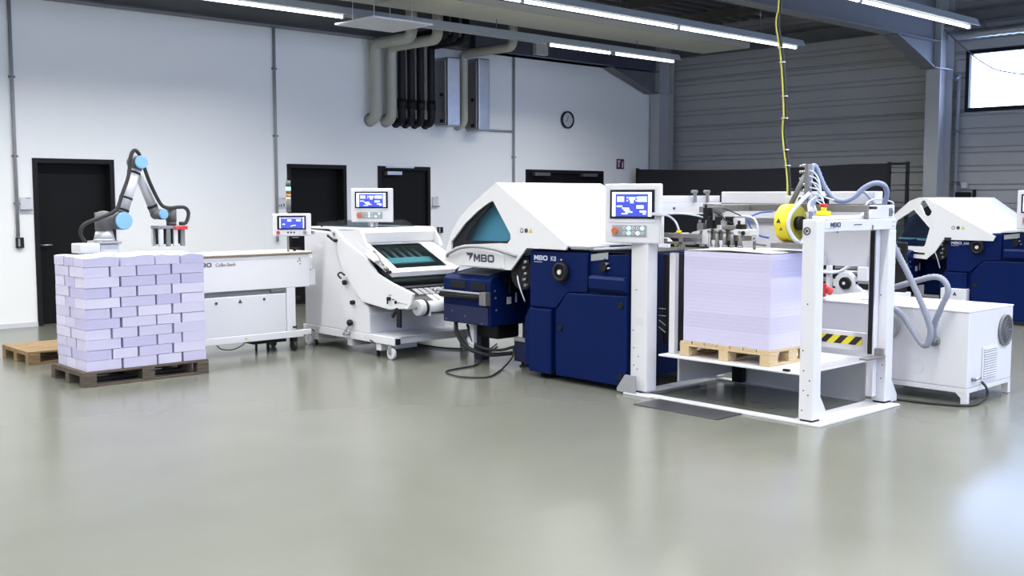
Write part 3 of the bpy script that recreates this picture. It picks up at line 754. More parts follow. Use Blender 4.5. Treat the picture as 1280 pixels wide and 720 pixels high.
MB('joint_grey').cyl(e2, e2+d2*.07, .055, 24).build('elbow_collar', t)
MB('arm_silver').cyl(e2+d2*.07, w2-d2*.07, .046, 24).build('forearm', t)
MB('black').cyl(w2-d2*.10, w2-d2*.075, .052, 24).build('arm_band', t)
MB('joint_grey').cyl(w2-d2*.07, w2, .05, 24).ball(w2, .055, 0, 20).cyl(w2, w2+Vector((.03, -.11, 0)), .052, 24).build('wrist_joint', t)
MB('cap_blue').cyl(w2+Vector((.03, -.111, 0)), w2+Vector((.034, -.13, 0)), .052, 24).build('joint_cap', t, .006)
w3 = w2+Vector((.145, -.05, .0))
MB('joint_grey').cyl(w2+Vector((.02, -.04, -.005)), w3+Vector((.03, 0, 0)), .052, 24).cyl(w3+Vector((.0, 0, .055)), w3+Vector((0, 0, -.075)), .054, 24).build('wrist_body', t)
MB('joint_grey').cyl(w3+Vector((0, 0, -.076)), w3+Vector((0, 0, -.118)), .05, 24).build('tool_flange', t)
ca = MB('rubber')
ca.tube([(4.07, ry-.05, 1.256), (4.03, ry-.06, 1.33), (4.06, ry-.08, 1.42), (4.22, ry-.12, 1.49), (4.36, ry-.13, 1.56), (4.42, ry-.13, 1.70), (4.50, ry-.12, 1.90), (4.53, ry-.11, 2.08), (4.575, ry-.1, 2.15), (4.63, ry-.08, 2.12), (4.68, ry-.05, 2.03), (4.76, ry-.02, 1.84), (4.87, ry-.02, 1.62), (4.94, ry-.05, 1.575), (5.05, ry-.03, 1.58), (5.13, ry-.03, 1.575), (5.17, ry-.03, 1.52), (5.14, ry-.03, 1.42), (5.07, ry-.03, 1.41)], .019, 10)
ca.build('cable_bundle', t)
g = w3+Vector((0, 0, -.12))
MB('dull_metal').box(g.x-.18, g.x+.11, g.y-.10, g.y+.10, g.z-.03, g.z).build('gripper_plate', t, .004)
MB('red').box(g.x-.02, g.x+.125, g.y-.115, g.y-.101, g.z-.040, g.z-.004).build('red_clamp', t, .003)
for i in range(4):
    x = g.x-.155+i*.078
    for yy in (-.08, .08):
        m_ = MB('mid_grey' if i % 2 else 'arm_silver'); m_.box(x-.022, x+.022, g.y+yy-.018, g.y+yy+.018, 1.18, g.z-.031).build('gripper_finger', t, .004)
MB('black').box(g.x-.17, g.x+.095, g.y-.012, g.y+.012, 1.20, g.z-.031).build('gripper_cylinder', t, .004)

# ------------------------------------------------------------------ delivery table with the conveyor
cy = 10.15
t = thing('delivery_table', 'long white delivery conveyor table between the booklet stack and the white stacker', 'conveyor', (5.5, cy+.25, 0))
MB('white').box(4.95, 6.40, cy, cy+.55, .70, 1.06).build('side_casing', t, .008)
MB('mid_grey').box(4.95, 6.10, cy+.03, cy+.5, .645, .699).box(5.92, 6.10, cy+.01, cy+.029, .66, .699).build('shadow_gap_frame', t)
MB('table_edge').box(4.93, 6.43, cy-.01, cy+.56, 1.061, 1.078).build('table_edge_board', t)
MB('table_top').box(4.93, 6.43, cy-.01, cy+.56, 1.0785, 1.09).build('table_top', t)
lc = MB('panel_white').box(4.95, 6.10, cy+.005, cy+.5, .225, .644).build('lower_cabinet', t, .006)
MB('print_grey').cyl((5.27, cy+.0045, .585), (5.27, cy-.004, .585), .014, 12).cyl((5.83, cy+.0045, .595), (5.83, cy-.004, .595), .014, 12).build('lock', lc)
tr = MB('print_grey'); triangle(tr, (5.545, cy+.003, .59), RIGHT, .024); tr.build('warning_triangle', lc)
for x in (6.16, 5.01): MB('white').box(x-.055, x+.055, cy, cy+.11, .225, .699).build('leg', t, .006)
for y_ in (-.005, .44): MB('white').box(4.95, 6.31, cy+y_, cy+y_+.065, .15, .2245).build('base_tube', t, .006)
MB('white').box(6.311, 6.42, cy+.01, cy+.055, .165, .2235).build('tube_end', t, .006)
lt = MB('print_grey', 'print_grey')
logo_letters(lt, (5.055, cy-.0005, .967), RIGHT, .043); lt.text('CoBo-Stack', (5.27, cy-.0015, .968), RIGHT, Z3, .048, .002, 1)
lt.build('lettering', t)
dk = MB('print_grey')
for x, z in ((6.27, 1.01), (6.25, .985), (6.28, .955), (6.28, .99)): dk.box(x-.008, x+.008, cy-.002, cy-.0005, z-.006, z+.006)
dk.build('label_marks', t)
MB('white').box(6.402, 6.49, cy+.03, cy+.12, .71, .885).box(6.402, 6.46, cy+.03, cy+.10, .89, 1.03).build('end_box', t, .008)
MB('black').cyl((6.30, cy+.14, 1.105), (6.30, cy+.14, 1.12), .02, 10).obox((6.30, cy+.14, 1.125), (.075, 0, -.004), (0, .012, 0), (0, 0, .007)).box(6.285, 6.315, cy+.125, cy+.155, 1.09, 1.106).build('clamp_lever', t, .003)
MB('black').cyl((6.245, cy+.05, .58), (6.30, cy+.05, .58), .02, 12).box(6.216, 6.245, cy+.03, cy+.07, .52, .64).box(6.216, 6.235, cy+.03, cy+.07, .64, .69).build('latch', t, .004)
for x in (6.2, 5.05):
    f = MB('black').cyl((x, cy+.02, .10), (x, cy+.02, .26), .012, 10).cyl((x, cy+.02, .255), (x, cy+.02, .275), .035, 14)
    f.box(x-.03, x+.03, cy, cy+.06, .1, .149); f.build('brake_screw', t)
    for yy in (.03, .47):
        MB('rubber').cyl((x-.018, cy+yy, .055), (x+.018, cy+yy, .055), .055, 18).box(x-.024, x+.024, cy+yy-.02, cy+yy+.02, .07, .112).build('caster', t)
MB('black').box(5.75, 6.15, cy+.1, cy+.4, .10, .149).box(5.83, 5.85, cy+.2, cy+.22, 0.002, .1).box(5.97, 6.0, cy+.2, cy+.22, 0.002, .1).build('drip_tray', t)
MB('warn_yellow').cyl((5.60, cy-.006, .19), (5.60, cy-.0085, .19), .016, 3).build('earth_label', t)
MB('rubber').tube([(5.28, cy+.05, .15), (5.33, cy+.02, .10), (5.45, cy+.01, .085), (5.57, cy+.02, .12), (5.62, cy+.05, .151)], .006, 6).build('hanging_cable', t)
cp = control_panel(t, (6.17, cy-.03, 1.385), -PI/2-.45, .41, .245, 'small')
MB('dull_metal').cyl((6.17, cy+.06, 1.09), (6.17, cy+.06, 1.33), .012, 10).obox((6.17, cy+.045, 1.33), (.03, 0, 0), (0, .012, 0), (0, 0, .05)).build('panel_post', t)
sp_ = MB('joint_grey').cyl((6.19, cy+.07, 1.52), (6.19, cy+.07, 1.645), .026, 16).cyl((6.19, cy+.07, 1.33), (6.19, cy+.07, 1.52), .01, 10).build('signal_tower', t)
z = 1.646
for m_ in ('signal_clear', 'signal_amber', 'signal_red', 'signal_green'):
    hgt = .036
    MB(m_).cyl((6.19, cy+.07, z), (6.19, cy+.07, z+hgt), .026, 18).build('signal_lamp', sp_); z += hgt+.001
MB('joint_grey').cyl((6.19, cy+.07, z), (6.19, cy+.07, z+.07), .026, 18).build('signal_cap', sp_)

# ------------------------------------------------------------------ white stacker with slanted window
X0, X1 = 6.58, 7.66
t = thing('sheet_stacker', 'white wheeled stacker with slanted dark window between the delivery table and the blue machine', 'stacking machine', (7.1, 9.6, 0))
MB('white').prism([(9.30, .2325), (9.30, .45), (9.33, .52), (9.41, .575), (9.72, .85), (10.0, 1.30), (10.54, 1.325), (10.56, 1.30), (10.56, .2325)], 'x', X0+.012, X1-.012).build('machine_body', t, .012)
beak = [(10.02, 1.335), (9.96, 1.345), (9.88, 1.33), (9.738, 1.22), (9.353, 1.062), (9.126, .887), (8.86, .80), (8.515, .717), (8.55, .60), (8.60, .555), (8.922, .524), (9.407, .572), (9.716, .847), (9.86, 1.08), (9.96, 1.30)]
for x in (X0-.012, X1-.023):
    MB('white_shell').prism(beak, 'x', x, x+.035).build('side_plate', t, .006)
MB('white_shell').prism([(10.54, 1.326), (10.54, 1.352), (9.50, 1.352), (9.47, 1.335), (9.455, 1.30), (9.47, 1.19), (9.50, 1.19), (9.50, 1.30), (9.60, 1.3265)], 'x', X0+.026, X1-.026).build('top_cover', t, .01)
# slanted window frame, plane z = .91 + .462 (y - 8.88)
yd = Vector((0, 1, .462)).normalized(); nd = Vector((0, -.462, 1)).normalized(); fo = Vector((0, 8.88, .91))
def F(x, s, d=0): return Vector((x, 0, 0))+fo+yd*s+nd*d
def frame_plate(mb, outer, hole, d0, d1, m=0):
    k = len(mb.v); mb.plate(outer, hole, 'z', d0, d1, m)
    for i in range(k, len(mb.v)):
        v = mb.v[i]; mb.v[i] = F(v.x, v.y, v.z)
gl = [(6.705, .085), (7.385, .085), (7.40, .11), (7.40, .62), (7.38, .645), (6.725, .645)]
wf = MB('white_shell'); frame_plate(wf, [(6.60, 0), (7.44, 0), (7.60, .10), (7.60, .72), (6.60, .72)], [gl], -.012, 0); wfo = wf.build('window_frame', t, 0)
for a, b in (((6.60, 0), (7.44, .012)), ((6.60, .0125), (6.612, .72))): lp = MB('white_shell'); frame_plate(lp, [a, (b[0], a[1]), b, (a[0], b[1])], [], -.055, -.0125); lp.build('frame_lip', wfo)
gk = MB('black'); frame_plate(gk, [(6.62, .02), (7.50, .02), (7.58, .10), (7.58, .71), (6.62, .71)], [[(6.71, .09), (7.38, .09), (7.395, .11), (7.395, .62), (7.375, .64), (6.73, .64)]], -.05, -.024); gk.build('window_gasket', wfo)
gp = MB('smoke_glass'); frame_plate(gp, [(6.69, .07), (7.42, .07), (7.42, .66), (6.69, .66)], [], -.020, -.014); gp.build('window_pane', wfo)
ib = MB('black'); ib.box(X0+.05, X1-.05, 9.0, 9.28, .58, .60)
ib.build('inner_tray', t)
MB('reflection_teal').obox(F(7.09, .375, -.075), (.40, 0, 0), yd*.058, nd*.008).build('window_reflection_bar', t)  # teal bar stands in for a reflection in the window glass
MB('black').obox(F(7.1, .47, -.14), (.46, 0, 0), yd*.45, nd*.01).build('inner_cover', t)
for x in (X0+.024, X1-.05): MB('white_shell').prism([(10.0, 1.3255), (9.738, 1.20), (9.353, 1.04), (9.34, 1.15), (9.44, 1.30), (9.5, 1.3255)], 'x', x, x+.026).build('cheek_plate', t)
ir = MB('dull_metal')
for i in range(6): ir.obox(F(6.80+i*.11, .60, -.10), (.022, 0, 0), yd*.12, nd*.008)
ir.build('inner_finger', t)
MB('black').box(X0+.05, X1-.05, 9.02, 9.30, .62, .84).build('inner_back', t)
MB('cream').cyl((X0+.03, 9.06, .765), (X1-.03, 9.06, .765), .022, 14).build('feed_roller', t)
MB('grey').cyl((X0+.03, 9.02, .735), (X1-.03, 9.02, .735), .012, 12).build('guide_bar', t)
def slab_x(mb, xa, xb, p, q, th, m=0):
    mb.prism([p, q, (q[0], q[1]-th), (p[0], p[1]-th)], 'x', xa, xb, m); return mb
slab_x(MB('belt'), X0+.03, X1-.03, (9.0, .715), (8.70, .60), .02).build('belt_bed', t)
for i in range(9):
    x = 6.92+i*.080
    for ya, yb in ((8.985, 8.86), (8.835, 8.71)):
        if yb < 8.8 and i < 1: continue
        za, zb = .60+(ya-8.70)*.3833, .60+(yb-8.70)*.3833
        slab_x(MB('white'), x, x+.06, (ya, za+.008), (yb, zb+.008), .006).build('belt', t)
slab_x(MB('white'), 6.86, X1-.03, (8.69, .606), (8.655, .600), .02).build('apron', t)
MB('white').cyl((6.80, 8.63, .555), (X1+.05, 8.63, .555), .062, 28).build('end_roller', t)
MB('white').cyl((6.70, 8.62, .555), (6.775, 8.62, .555), .082, 28).build('roller_end_disc', t, .008)
MB('black').ring((6.776, 8.62, .555), (6.798, 8.62, .555), .088, .06, 28).build('disc_seal', t)
MB('white').prism([(8.68, .60), (8.56, .60), (8.545, .585), (8.545, .47), (8.68, .47)], 'x', 6.812, 6.825).build('end_bracket', t, .002)
MB('grey').box(6.83, X1+.04, 8.60, 8.68, .47, .486).build('scraper_bar', t)
MB('black').obox((7.25, 8.60, .66), (.04, -.02, .02), (0, .01, 0), (-.005, 0, .01)).build('side_guide', t)
# handles, knobs and labels on the side plate
xk = X0-.012
MB('black').cyl((xk, 8.90, .64), (xk-.03, 8.90, .64), .020, 12).obox((xk-.03, 8.90, .615), (.006, 0, 0), (0, .006, 0), (0, 0, .03)).build('knob', t)
lb = MB('print_grey'); lb.box(xk-.001, xk-.0002, 8.87, 8.92, .672, .680).box(xk-.001, xk-.0002, 8.82, 8.865, .628, .640); lb.build('label_marks', t)
MB('black').cyl((xk, 9.70, .76), (xk-.03, 9.70, .76), .028, 12).tube([(xk-.03, 9.74, .80), (xk-.05, 9.77, .84), (xk-.05, 9.72, .87), (xk-.04, 9.66, .845)], .010, 8).build('crank_handle', t)
MB('black').cyl((X0+.012, 9.58, .55), (X0-.03, 9.58, .55), .024, 14).build('round_knob', t)
MB('black').cyl((xk, 9.86, 1.21), (xk-.03, 9.86, 1.21), .018, 12).obox((xk-.035, 9.92, 1.235), (.007, 0, 0), (0, .07, .03), (0, -.004, .010)).build('clamp_lever', t)
MB('grey').ring((xk-.001, 9.90, 1.285), (xk-.012, 9.90, 1.285), .02, .012, 14).build('ring_lock', t)
MB('steel').cyl((X0-.03, 9.73, .19), (X0-.03, 9.62, .31), .012, 10).cyl((X0+.0, 9.66, .21), (X0-.06, 9.66, .21), .022, 12).build('lever_rod', t)
MB('black').ball((X0-.03, 9.605, .33), .045, 0, 14, (.7, 1, .8)).build('lever_grip', t)
MB('black').box(X0-.030, X0-.014, 8.70, 8.80, .52, .545).obox((X0-.022, 8.73, .44), (.012, 0, 0), (0, .03, 0), (0, 0, .085)).obox((X0-.022, 8.80, .50), (.01, 0, 0), (0, .04, -.045), (0, .01, .01)).build('locking_handle', t)
MB('steel').cyl((6.56, 8.62, .555), (6.70, 8.62, .555), .012, 10).cyl((6.575, 8.80, .61), (6.575, 8.60, .60), .009, 8).build('adjusting_rod', t)
MB('black').ball((6.575, 8.80, .61), .022, 0, 10).build('adjusting_grip', t)
tl = MB('panel_white').obox((X0+.02, 9.20, 1.05), (.06, -.02, 0), (0, .09, .035), (0, -.004, .012)).build('side_shelf', t, .006)
MB('dull_metal').tube([(X0+.02, 9.22, 1.12), (X0, 9.12, 1.08), (X0, 9.02, .98)], .012, 8).cyl((X0-.01, 8.99, .96), (X0+.02, 8.97, .93), .025, 12).build('frame_hinge', t)
MB('black').obox((X0+.0, 8.94, .905), (.012, 0, 0), (0, .04, -.012), (0, 0, .012)).build('frame_grip', t)
MB('black').obox((7.55, 8.97, 1.0), (.008, 0, 0), (0, .01, .0), (0, 0, .03)).build('right_grip', t)
# base frame and wheels
MB('white').box(X0, X0+.08, 8.84, 10.59, .150, .2315).box(X1-.08, X1, 8.84, 10.59, .150, .2315).box(X0+.08, X1-.08, 8.90, 9.0, .155, .2315).box(X0+.08, X1-.08, 10.45, 10.55, .155, .2315).build('base_tube', t, .005)
MB('black').box(X0+.008, X0+.072, 8.834, 8.839, .158, .222).box(X1-.072, X1-.008, 8.834, 8.839, .158, .222).build('tube_plug', t)
MB('panel_white').box(X0+.02, X1-.02, 8.86, 9.9, .232, .238).build('base_tray', t)
for y in (10.36, 9.68, 9.15): MB('white').box(X0+.02, X0+.5, y-.045, y+.045, .07, .149).build('fork_channel', t, .004)
for y in (10.40, 9.20): MB('black').cyl((X0+.05, y, 0.001), (X0+.05, y, .07), .018, 10).build('foot_screw', t)
for x, y in ((X0+.02, 8.92), (X1-.06, 8.93), (X0+.02, 10.5), (X1-.06, 10.5)):
    w = MB('panel_white').cyl((x-.018, y, .062), (x+.018, y, .062), .062, 22).build('caster', t, .006)
    MB('steel').box(x-.025, x-.019, y-.02, y+.03, .05, .149).box(x+.019, x+.025, y-.02, y+.03, .05, .149).cyl((x-.026, y, .062), (x+.026, y, .062), .012, 10).build('caster_fork', w)
for y in (10.28, 9.36):
    MB('warn_yellow').cyl((X0-.0005, y, .19), (X0-.002, y, .19), .014, 3).build('earth_label', t)
for y, z in ((10.38, .175), (9.24, .165)): MB('black').obox((X0-.004, y, z), (.003, 0, 0), (0, .03, .008), (0, 0, .006)).build('frame_slot', t)
# glass top hood and monitor on a post
MB('clear_cover').prism([(10.5, 1.353), (10.5, 1.395), (10.0, 1.43), (9.8, 1.425), (9.62, 1.36), (9.62, 1.353)], 'x', X0+.15, X1-.2).build('clear_top_cover', t)
MB('grey').box(X0+.32, X0+.35, 9.6, 9.66, 1.353, 1.44).build('cover_latch', t)
MB('black').ball((X0+.02, 10.2, 1.365), .016, 0, 8).build('stop_button', t)
control_panel(t, (6.84, 9.585, 1.595), -PI*.78, .46, .37, 'tall')
MB('white').box(6.85, 6.95, 9.62, 9.67, 1.353, 1.50).build('monitor_post', t, .006)
lt = MB('print_grey'); logo_letters(lt, (X0+.0115, 10.47, 1.27), LEFT, .032); lt.build('lettering', t)

# ------------------------------------------------------------------ blue folding machines
def folder(label, ox, oy, hood):
    t = thing('folding_machine', label, 'folding machine', (ox+.7, oy+1.3, 0))
    def B(mb, x0, x1, y0, y1, z0, z1, m=0): return mb.box(ox+x0, ox+x1, oy+y0, oy+y1, z0, z1, m)
    def YZ(p): return [(oy+a, b) for a, b in p]
    # frame of the machine: behind the doors, lower at the feeder side
    MB('navy').prism(YZ([(0.11, .10), (0.11, 1.20), (.53, 1.17), (.54, 1.20), (1.30, 1.20), (1.30, .70), (1.40, .55), (1.40, .10)]), 'x', ox+.045, ox+1.35).build('machine_frame', t, .008)
    MB('navy').prism(YZ([(1.31, .28), (1.31, 1.19), (2.45, 1.0), (2.50, .80), (2.50, .45), (1.84, .45), (1.84, .28)]), 'x', ox+.50, ox+1.30).build('rear_frame', t, .008)
    # doors
    d = MB('navy').prism(YZ([(.105, .055), (.94, .055), (.94, .655), (.80, .826), (.105, .842)]), 'x', ox, ox+.04).build('main_door', t, .012)
    for y, z in ((.15, .14), (.15, .76), (.88, .50)): MB('black').cyl((ox-.0005, oy+y, z), (ox-.016, oy+y, z), .026, 16).build('door_lock', d)
    B(MB('navy'), -.01, .04, 1.00, 1.285, .055, .655).build('column_door', t, .012)
    MB('navy').prism([(ox+.0, .87), (ox-.02, .89), (ox-.02, .975), (ox+.0, 1.0), (ox+.044, 1.0), (ox+.044, .87)], 'y', oy+.11, oy+.52).build('raised_ledge', t, .005)
    MB('navy').prism(YZ([(.56, .845), (.80, .83), (.96, .67), (1.29, .67), (1.29, 1.19), (.56, 1.19)]), 'x', ox+.012, ox+.044).build('side_panel', t, .008)
    # feed table with its two rails at the feeder end
    rl = MB('panel_white'); rl.add([], [])
    rl.obox((ox+.10, oy+.36, 1.24), (.02, 0, 0), (0, .245, -.018), (0, 0, .010)); rl.build('feed_rail', t, .003)
    MB('black').obox((ox+.14, oy+.36, 1.21), (.03, 0, 0), (0, .245, -.016), (0, 0, .014)).box(ox+.05, ox+1.25, oy+.12, oy+.55, 1.205, 1.21).build('feed_table', t)
    MB('grey').obox((ox+.04, oy+.44, 1.165), (.004, 0, 0), (0, .10, -.012), (0, 0, .03)).build('rail_bracket', t)
    # hand wheel, knob, lettering
    wl = MB('black').cyl((ox+.011, oy+.867, 1.01), (ox-.02, oy+.867, 1.01), .088, 32).ring((ox-.02, oy+.867, 1.01), (ox-.034, oy+.867, 1.01), .088, .06, 32).build('hand_wheel', t)
    MB('panel_white').cyl((ox-.0205, oy+.867, 1.01), (ox-.038, oy+.867, 1.01), .022, 18).build('wheel_hub', wl)
    MB('black').cyl((ox+.043, oy+.38, 1.08), (ox+.01, oy+.38, 1.08), .042, 20).build('adjusting_knob', t)
    sc = MB('steel')
    for y, z in ((.37, 1.15), (.33, 1.11), (.31, 1.07), (.88, 1.12)): sc.cyl((ox+.043, oy+y, z), (ox+.002, oy+y, z), .008, 8)
    sc.build('screw', t)
    tz_ = 1.105 if hood == 1 else 1.04
    lt = MB('print_light'); logo_letters(lt, (ox+.0115, oy+1.235, tz_), LEFT, .044 if hood == 1 else .036)
    lt.build('lettering', t); lt = MB('print_light')
    lt.text('K8' if hood == 1 else '_K80', (ox+.0105, oy+(1.02 if hood == 1 else 1.085), tz_), LEFT, Z3, .062 if hood == 1 else .045, .002, 0, .0006, 1.0); lt.build('type_mark', t); lt = MB('print_light'); lt.box(ox+.0095, ox+.0115, oy+1.13, oy+1.235, tz_-.019, tz_-.014)
    lt.build('underline', t)
    # open mechanism left of the side panel
    mc = MB('black', 'dull_metal', 'steel')
    mc.cyl((ox+.20, oy+1.42, .96), (ox+.03, oy+1.42, .96), .15, 20)
    mc.build('gear_housing', t)
    gb = MB('dull_metal')
    for i in range(5):
        gb.cyl((ox+.029, oy+1.34+.02*(i % 2), .86+.055*i), (ox-.012, oy+1.34+.02*(i % 2), .86+.055*i), .014, 10)
    gb.build('gear_pin', t)
    MB('dull_metal').cyl((ox+.34, oy+1.70, .92), (ox+.30, oy+1.60, .92), .03, 12).cyl((ox+.32, oy+1.62, .85), (ox+.28, oy+1.56, .97), .012, 10).build('shaft_end', t)
    MB('clear_tube').tube([(ox+.12, oy+1.56, .98), (ox+.02, oy+1.47, .93), (ox+.0, oy+1.42, .84), (ox+.05, oy+1.40, .70)], .007, 8).build('air_tube', t)
    # delivery box reaching out on the operator side
    bx = MB('navy').prism([(ox+.0, .42), (ox+.0, .865), (ox+.05, .905), (ox+.55, .975), (ox+.55, .42)], 'y', oy+1.84, oy+2.56).build('delivery_box', t, .01)
    B(MB('navy_dark'), -.012, -.001, 1.86, 2.54, .43, .60).build('delivery_flap', bx, .003)
    hp = MB('black')
    for y0, y1 in ((1.90, 2.12), (2.20, 2.44)): B(hp, -.008, -.001, y0, y1, .77, .845)
    hp.build('recess_panel', bx, .003)
    pl = MB('grey'); pl.add([(ox+.10, oy+1.98, .9145), (ox+.42, oy+1.98, .959), (ox+.42, oy+2.45, .959), (ox+.10, oy+2.45, .9145), (ox+.10, oy+1.98, .910), (ox+.42, oy+1.98, .954), (ox+.42, oy+2.45, .954), (ox+.10, oy+2.45, .910)], [(0, 1, 2, 3), (7, 6, 5, 4), (0, 4, 5, 1), (1, 5, 6, 2), (2, 6, 7, 3), (3, 7, 4, 0)]); pl.build('top_plate', bx)
    MB('grey').cyl((ox-.045, oy+1.93, .74), (ox-.045, oy+2.60, .74), .012, 16).build('upper_roller', bx)
    MB('black').cyl((ox-.035, oy+1.93, .70), (ox-.035, oy+2.56, .70), .026, 16).build('lower_roller', bx)
    B(MB('dull_metal'), -.075, -.001, 1.83, 1.92, .63, .76).build('roller_bearing', bx, .006)
    MB('steel').cyl((ox-.045, oy+2.601, .74), (ox-.045, oy+2.66, .74), .02, 14).build('roller_drive', bx)
    hl = MB('dull_metal')
    for y, z in ((1.95, .44), (2.2, .50), (2.4, .54), (2.5, .45)): hl.cyl((ox-.0125, oy+y, z), (ox-.015, oy+y, z), .008, 8)
    hl.build('screw', bx)
    yb = oy+1.84
    MB('panel_white').box(ox+.22, ox+.28, yb-.004, yb-.0005, .63, .70).box(ox+.335, ox+.355, yb-.006, yb-.0005, .64, .75).build('white_label', bx)
    MB('black').box(ox+.24, ox+.42, yb-.03, yb-.0005, .74, .93).cyl((ox+.20, yb-.001, .87), (ox+.20, yb-.03, .87), .02, 10).cyl((ox+.30, yb-.001, .60), (ox+.30, yb-.012, .60), .015, 10).build('switch_block', bx, .006)
    dt = MB('steel')
    for x, z in ((.06, .77), (.07, .70), (.08, .58)): dt.cyl((ox+x, yb-.0005, z), (ox+x, yb-.006, z), .011, 10)
    dt.build('bolt', bx)
    # motor, base and cables under the box
    B(MB('black'), .18, .48, 1.93, 2.25, .27, .415).build('drive_motor', t, .02)
    B(MB('navy_dark'), .30, .70, 1.41, 1.82, .055, .26).build('base_box', t, .01)
    B(MB('grey'), .28, .32, 1.41, 1.80, .262, .30).build('base_bar', t, .003)
    B(MB('panel_white'), .10, .14, 2.20, 2.26, .20, .42).build('cable_bracket', t)
    cb = MB('rubber'); cb.tube([(ox+.05, oy+2.42, .42), (ox+.05, oy+2.40, .30), (ox+.10, oy+2.30, .16), (ox+.20, oy+2.10, .10), (ox+.3, oy+1.85, .13)], .022, 8).tube([(ox+.1, oy+2.3, .40), (ox+.12, oy+2.2, .2), (ox+.2, oy+1.95, .16), (ox+.32, oy+1.82, .2)], .015, 8)
    cb.build('cable_bundle', t)
    for x in (.12, 1.2):
        for y in (.2, 1.2): MB('black').cyl((ox+x, oy+y, 0), (ox+x, oy+y, .02), .04, 14).cyl((ox+x, oy+y, .02), (ox+x, oy+y, .10), .015, 10).build('machine_foot', t)
    MB('black').cyl((ox+.36, oy+1.76, 0), (ox+.36, oy+1.76, .015), .03, 12).cyl((ox+.36, oy+1.76, .015), (ox+.36, oy+1.76, .056), .012, 10).build('machine_foot', t)
    for x in (.4, 1.1): B(MB('navy_dark'), x-.06, x+.06, 2.36, 2.48, 0, .45).build('rear_leg', t, .008)
    if hood == 1:
        edge = [(2.317, .999), (2.519, 1.046), (2.47, 1.19), (2.403, 1.334), (2.295, 1.457), (2.166, 1.562), (1.926, 1.712), (1.729, 1.826), (.768, 1.253), (.80, 1.213), (1.307, 1.213), (1.527, .993)]
        wo = [(2.403, 1.238), (2.403, 1.15), (2.34, 1.185), (2.2, 1.215), (1.7, 1.245), (1.57, 1.245), (1.527, 1.29), (1.527, 1.335), (1.775, 1.65), (1.83, 1.635), (2.0, 1.55), (2.2, 1.42), (2.33, 1.30)]
        hd = MB('white_shell'); hd.plate(YZ(edge), [YZ(wo)], 'x', ox-.02, ox+.0)
        ho = hd.build('hood', t)
        sk = MB('white_shell'); k = [(2.519, 1.046), (2.47, 1.19), (2.403, 1.334), (2.295, 1.457), (2.166, 1.562), (1.926, 1.712), (1.729, 1.826), (.768, 1.253)]
        inn = [(a-.012 if i < 6 else a, b-.016) for i, (a, b) in enumerate(k)]
        sk.prism(YZ(k+inn[::-1]), 'x', ox+.0005, ox+1.45); sk.build('hood_shell', ho)
        MB('white_shell').prism(YZ(edge), 'x', ox+1.4505, ox+1.47).build('hood_end_plate', ho)
        MB('black').plate(YZ([(a, b) for a, b in wo]), [YZ([(2.22, 1.255), (1.60, 1.265), (1.545, 1.30), (1.545, 1.335), (1.775, 1.64), (1.85, 1.59), (2.0, 1.48), (2.13, 1.36)])], 'x', ox+.004, ox+.012).build('window_gasket', ho)
        MB('teal_glass').prism(YZ(wo), 'x', ox+.014, ox+.020).build('window_pane', ho)
        MB('teal_inner').prism(YZ([(1.50, 1.03), (1.50, 1.36), (1.775, 1.68), (1.9, 1.62), (2.05, 1.50), (2.28, 1.20), (2.32, 1.03)]), 'x', ox+.10, ox+.14).build('inner_guard', ho)
        gr = MB('grey'); gr.tube([(ox-.025, oy+2.46, 1.09), (ox-.06, oy+2.40, 1.12), (ox-.07, oy+2.2, 1.185), (ox-.075, oy+1.95, 1.205), (ox-.07, oy+1.7, 1.19), (ox-.05, oy+1.5, 1.15), (ox-.022, oy+1.44, 1.13)], .016, 10); gr.build('grab_rail', ho)
        # logo field, slightly raised
        MB('white_shell').prism(YZ([(2.25, 1.005), (2.27, 1.10), (2.1, 1.155), (1.9, 1.17), (1.7, 1.155), (1.62, 1.13), (1.60, 1.003)]), 'x', ox-.034, ox-.0205).build('logo_field', ho, .006)
        lg = MB('print_grey'); logo_letters(lg, (ox-.0345, oy+2.04, 1.055), LEFT, .075)
        x_ = ox-.0355; lg.build('lettering', ho); lg = MB('print_grey')
        lg.prism(YZ([(2.16, 1.14), (2.13, 1.11), (2.10, 1.115), (2.11, 1.06), (2.06, 1.11), (2.05, 1.14)]), 'x', x_-.001, x_+.001); lg.build('logo_arrow', ho)
        icons(ho, (ox-.0205, oy+1.37, 1.375), LEFT, .04)
        B(MB('grey'), .0, .3, .55, .76, 1.222, 1.25).build('hood_hinge', ho, .004)
    else:
        # wedge hood: nose turned towards the delivery side with a large window
        C = lambda p: Vector((ox+p[0], oy+p[1], p[2]))
        A1, A2, A3, A4, A5, A6 = (-.02, 1.42, 1.575), (-.02, .63, 1.16), (-.02, .66, 1.10), (-.02, 1.33, 1.10), (-.02, 1.45, .92), (-.02, 1.57, .82)
        nx = Vector((.62, .98, 0)).normalized()
        def N_(s, z, lean=0): return Vector((ox-.02, oy+1.57-(z-.82)*.2, z))+nx*s
        top = 1.675
        ms = MB('white_shell')
        # operator side sheet
        s0 = [C(A1), C(A2), C(A3), C(A4), C(A5), C(A6)]
        ms.add(s0+[p+Vector((.02, 0, 0)) for p in s0], [list(range(6)), list(range(11, 5, -1))]+[(i, (i+1) % 6, 6+(i+1) % 6, 6+i) for i in range(6)])
        ho = ms.build('hood', t)
        nf = MB('white_shell'); k = len(nf.v)
        outer = [(0, .82), (1.15, .82), (1.25, 1.0), (1.10, 1.40), (.75, 1.62), (.52, 1.675), (.30, 1.66), (0, 1.575)]
        big = [(.10, 1.02), (.13, .99), (1.0, .97), (1.08, 1.10), (.95, 1.34), (.58, 1.50), (.08, 1.25)]
        sm_ = [(.21, 1.41), (.14, 1.43), (.12, 1.48), (.36, 1.635), (.43, 1.62), (.44, 1.57), (.28, 1.43)]
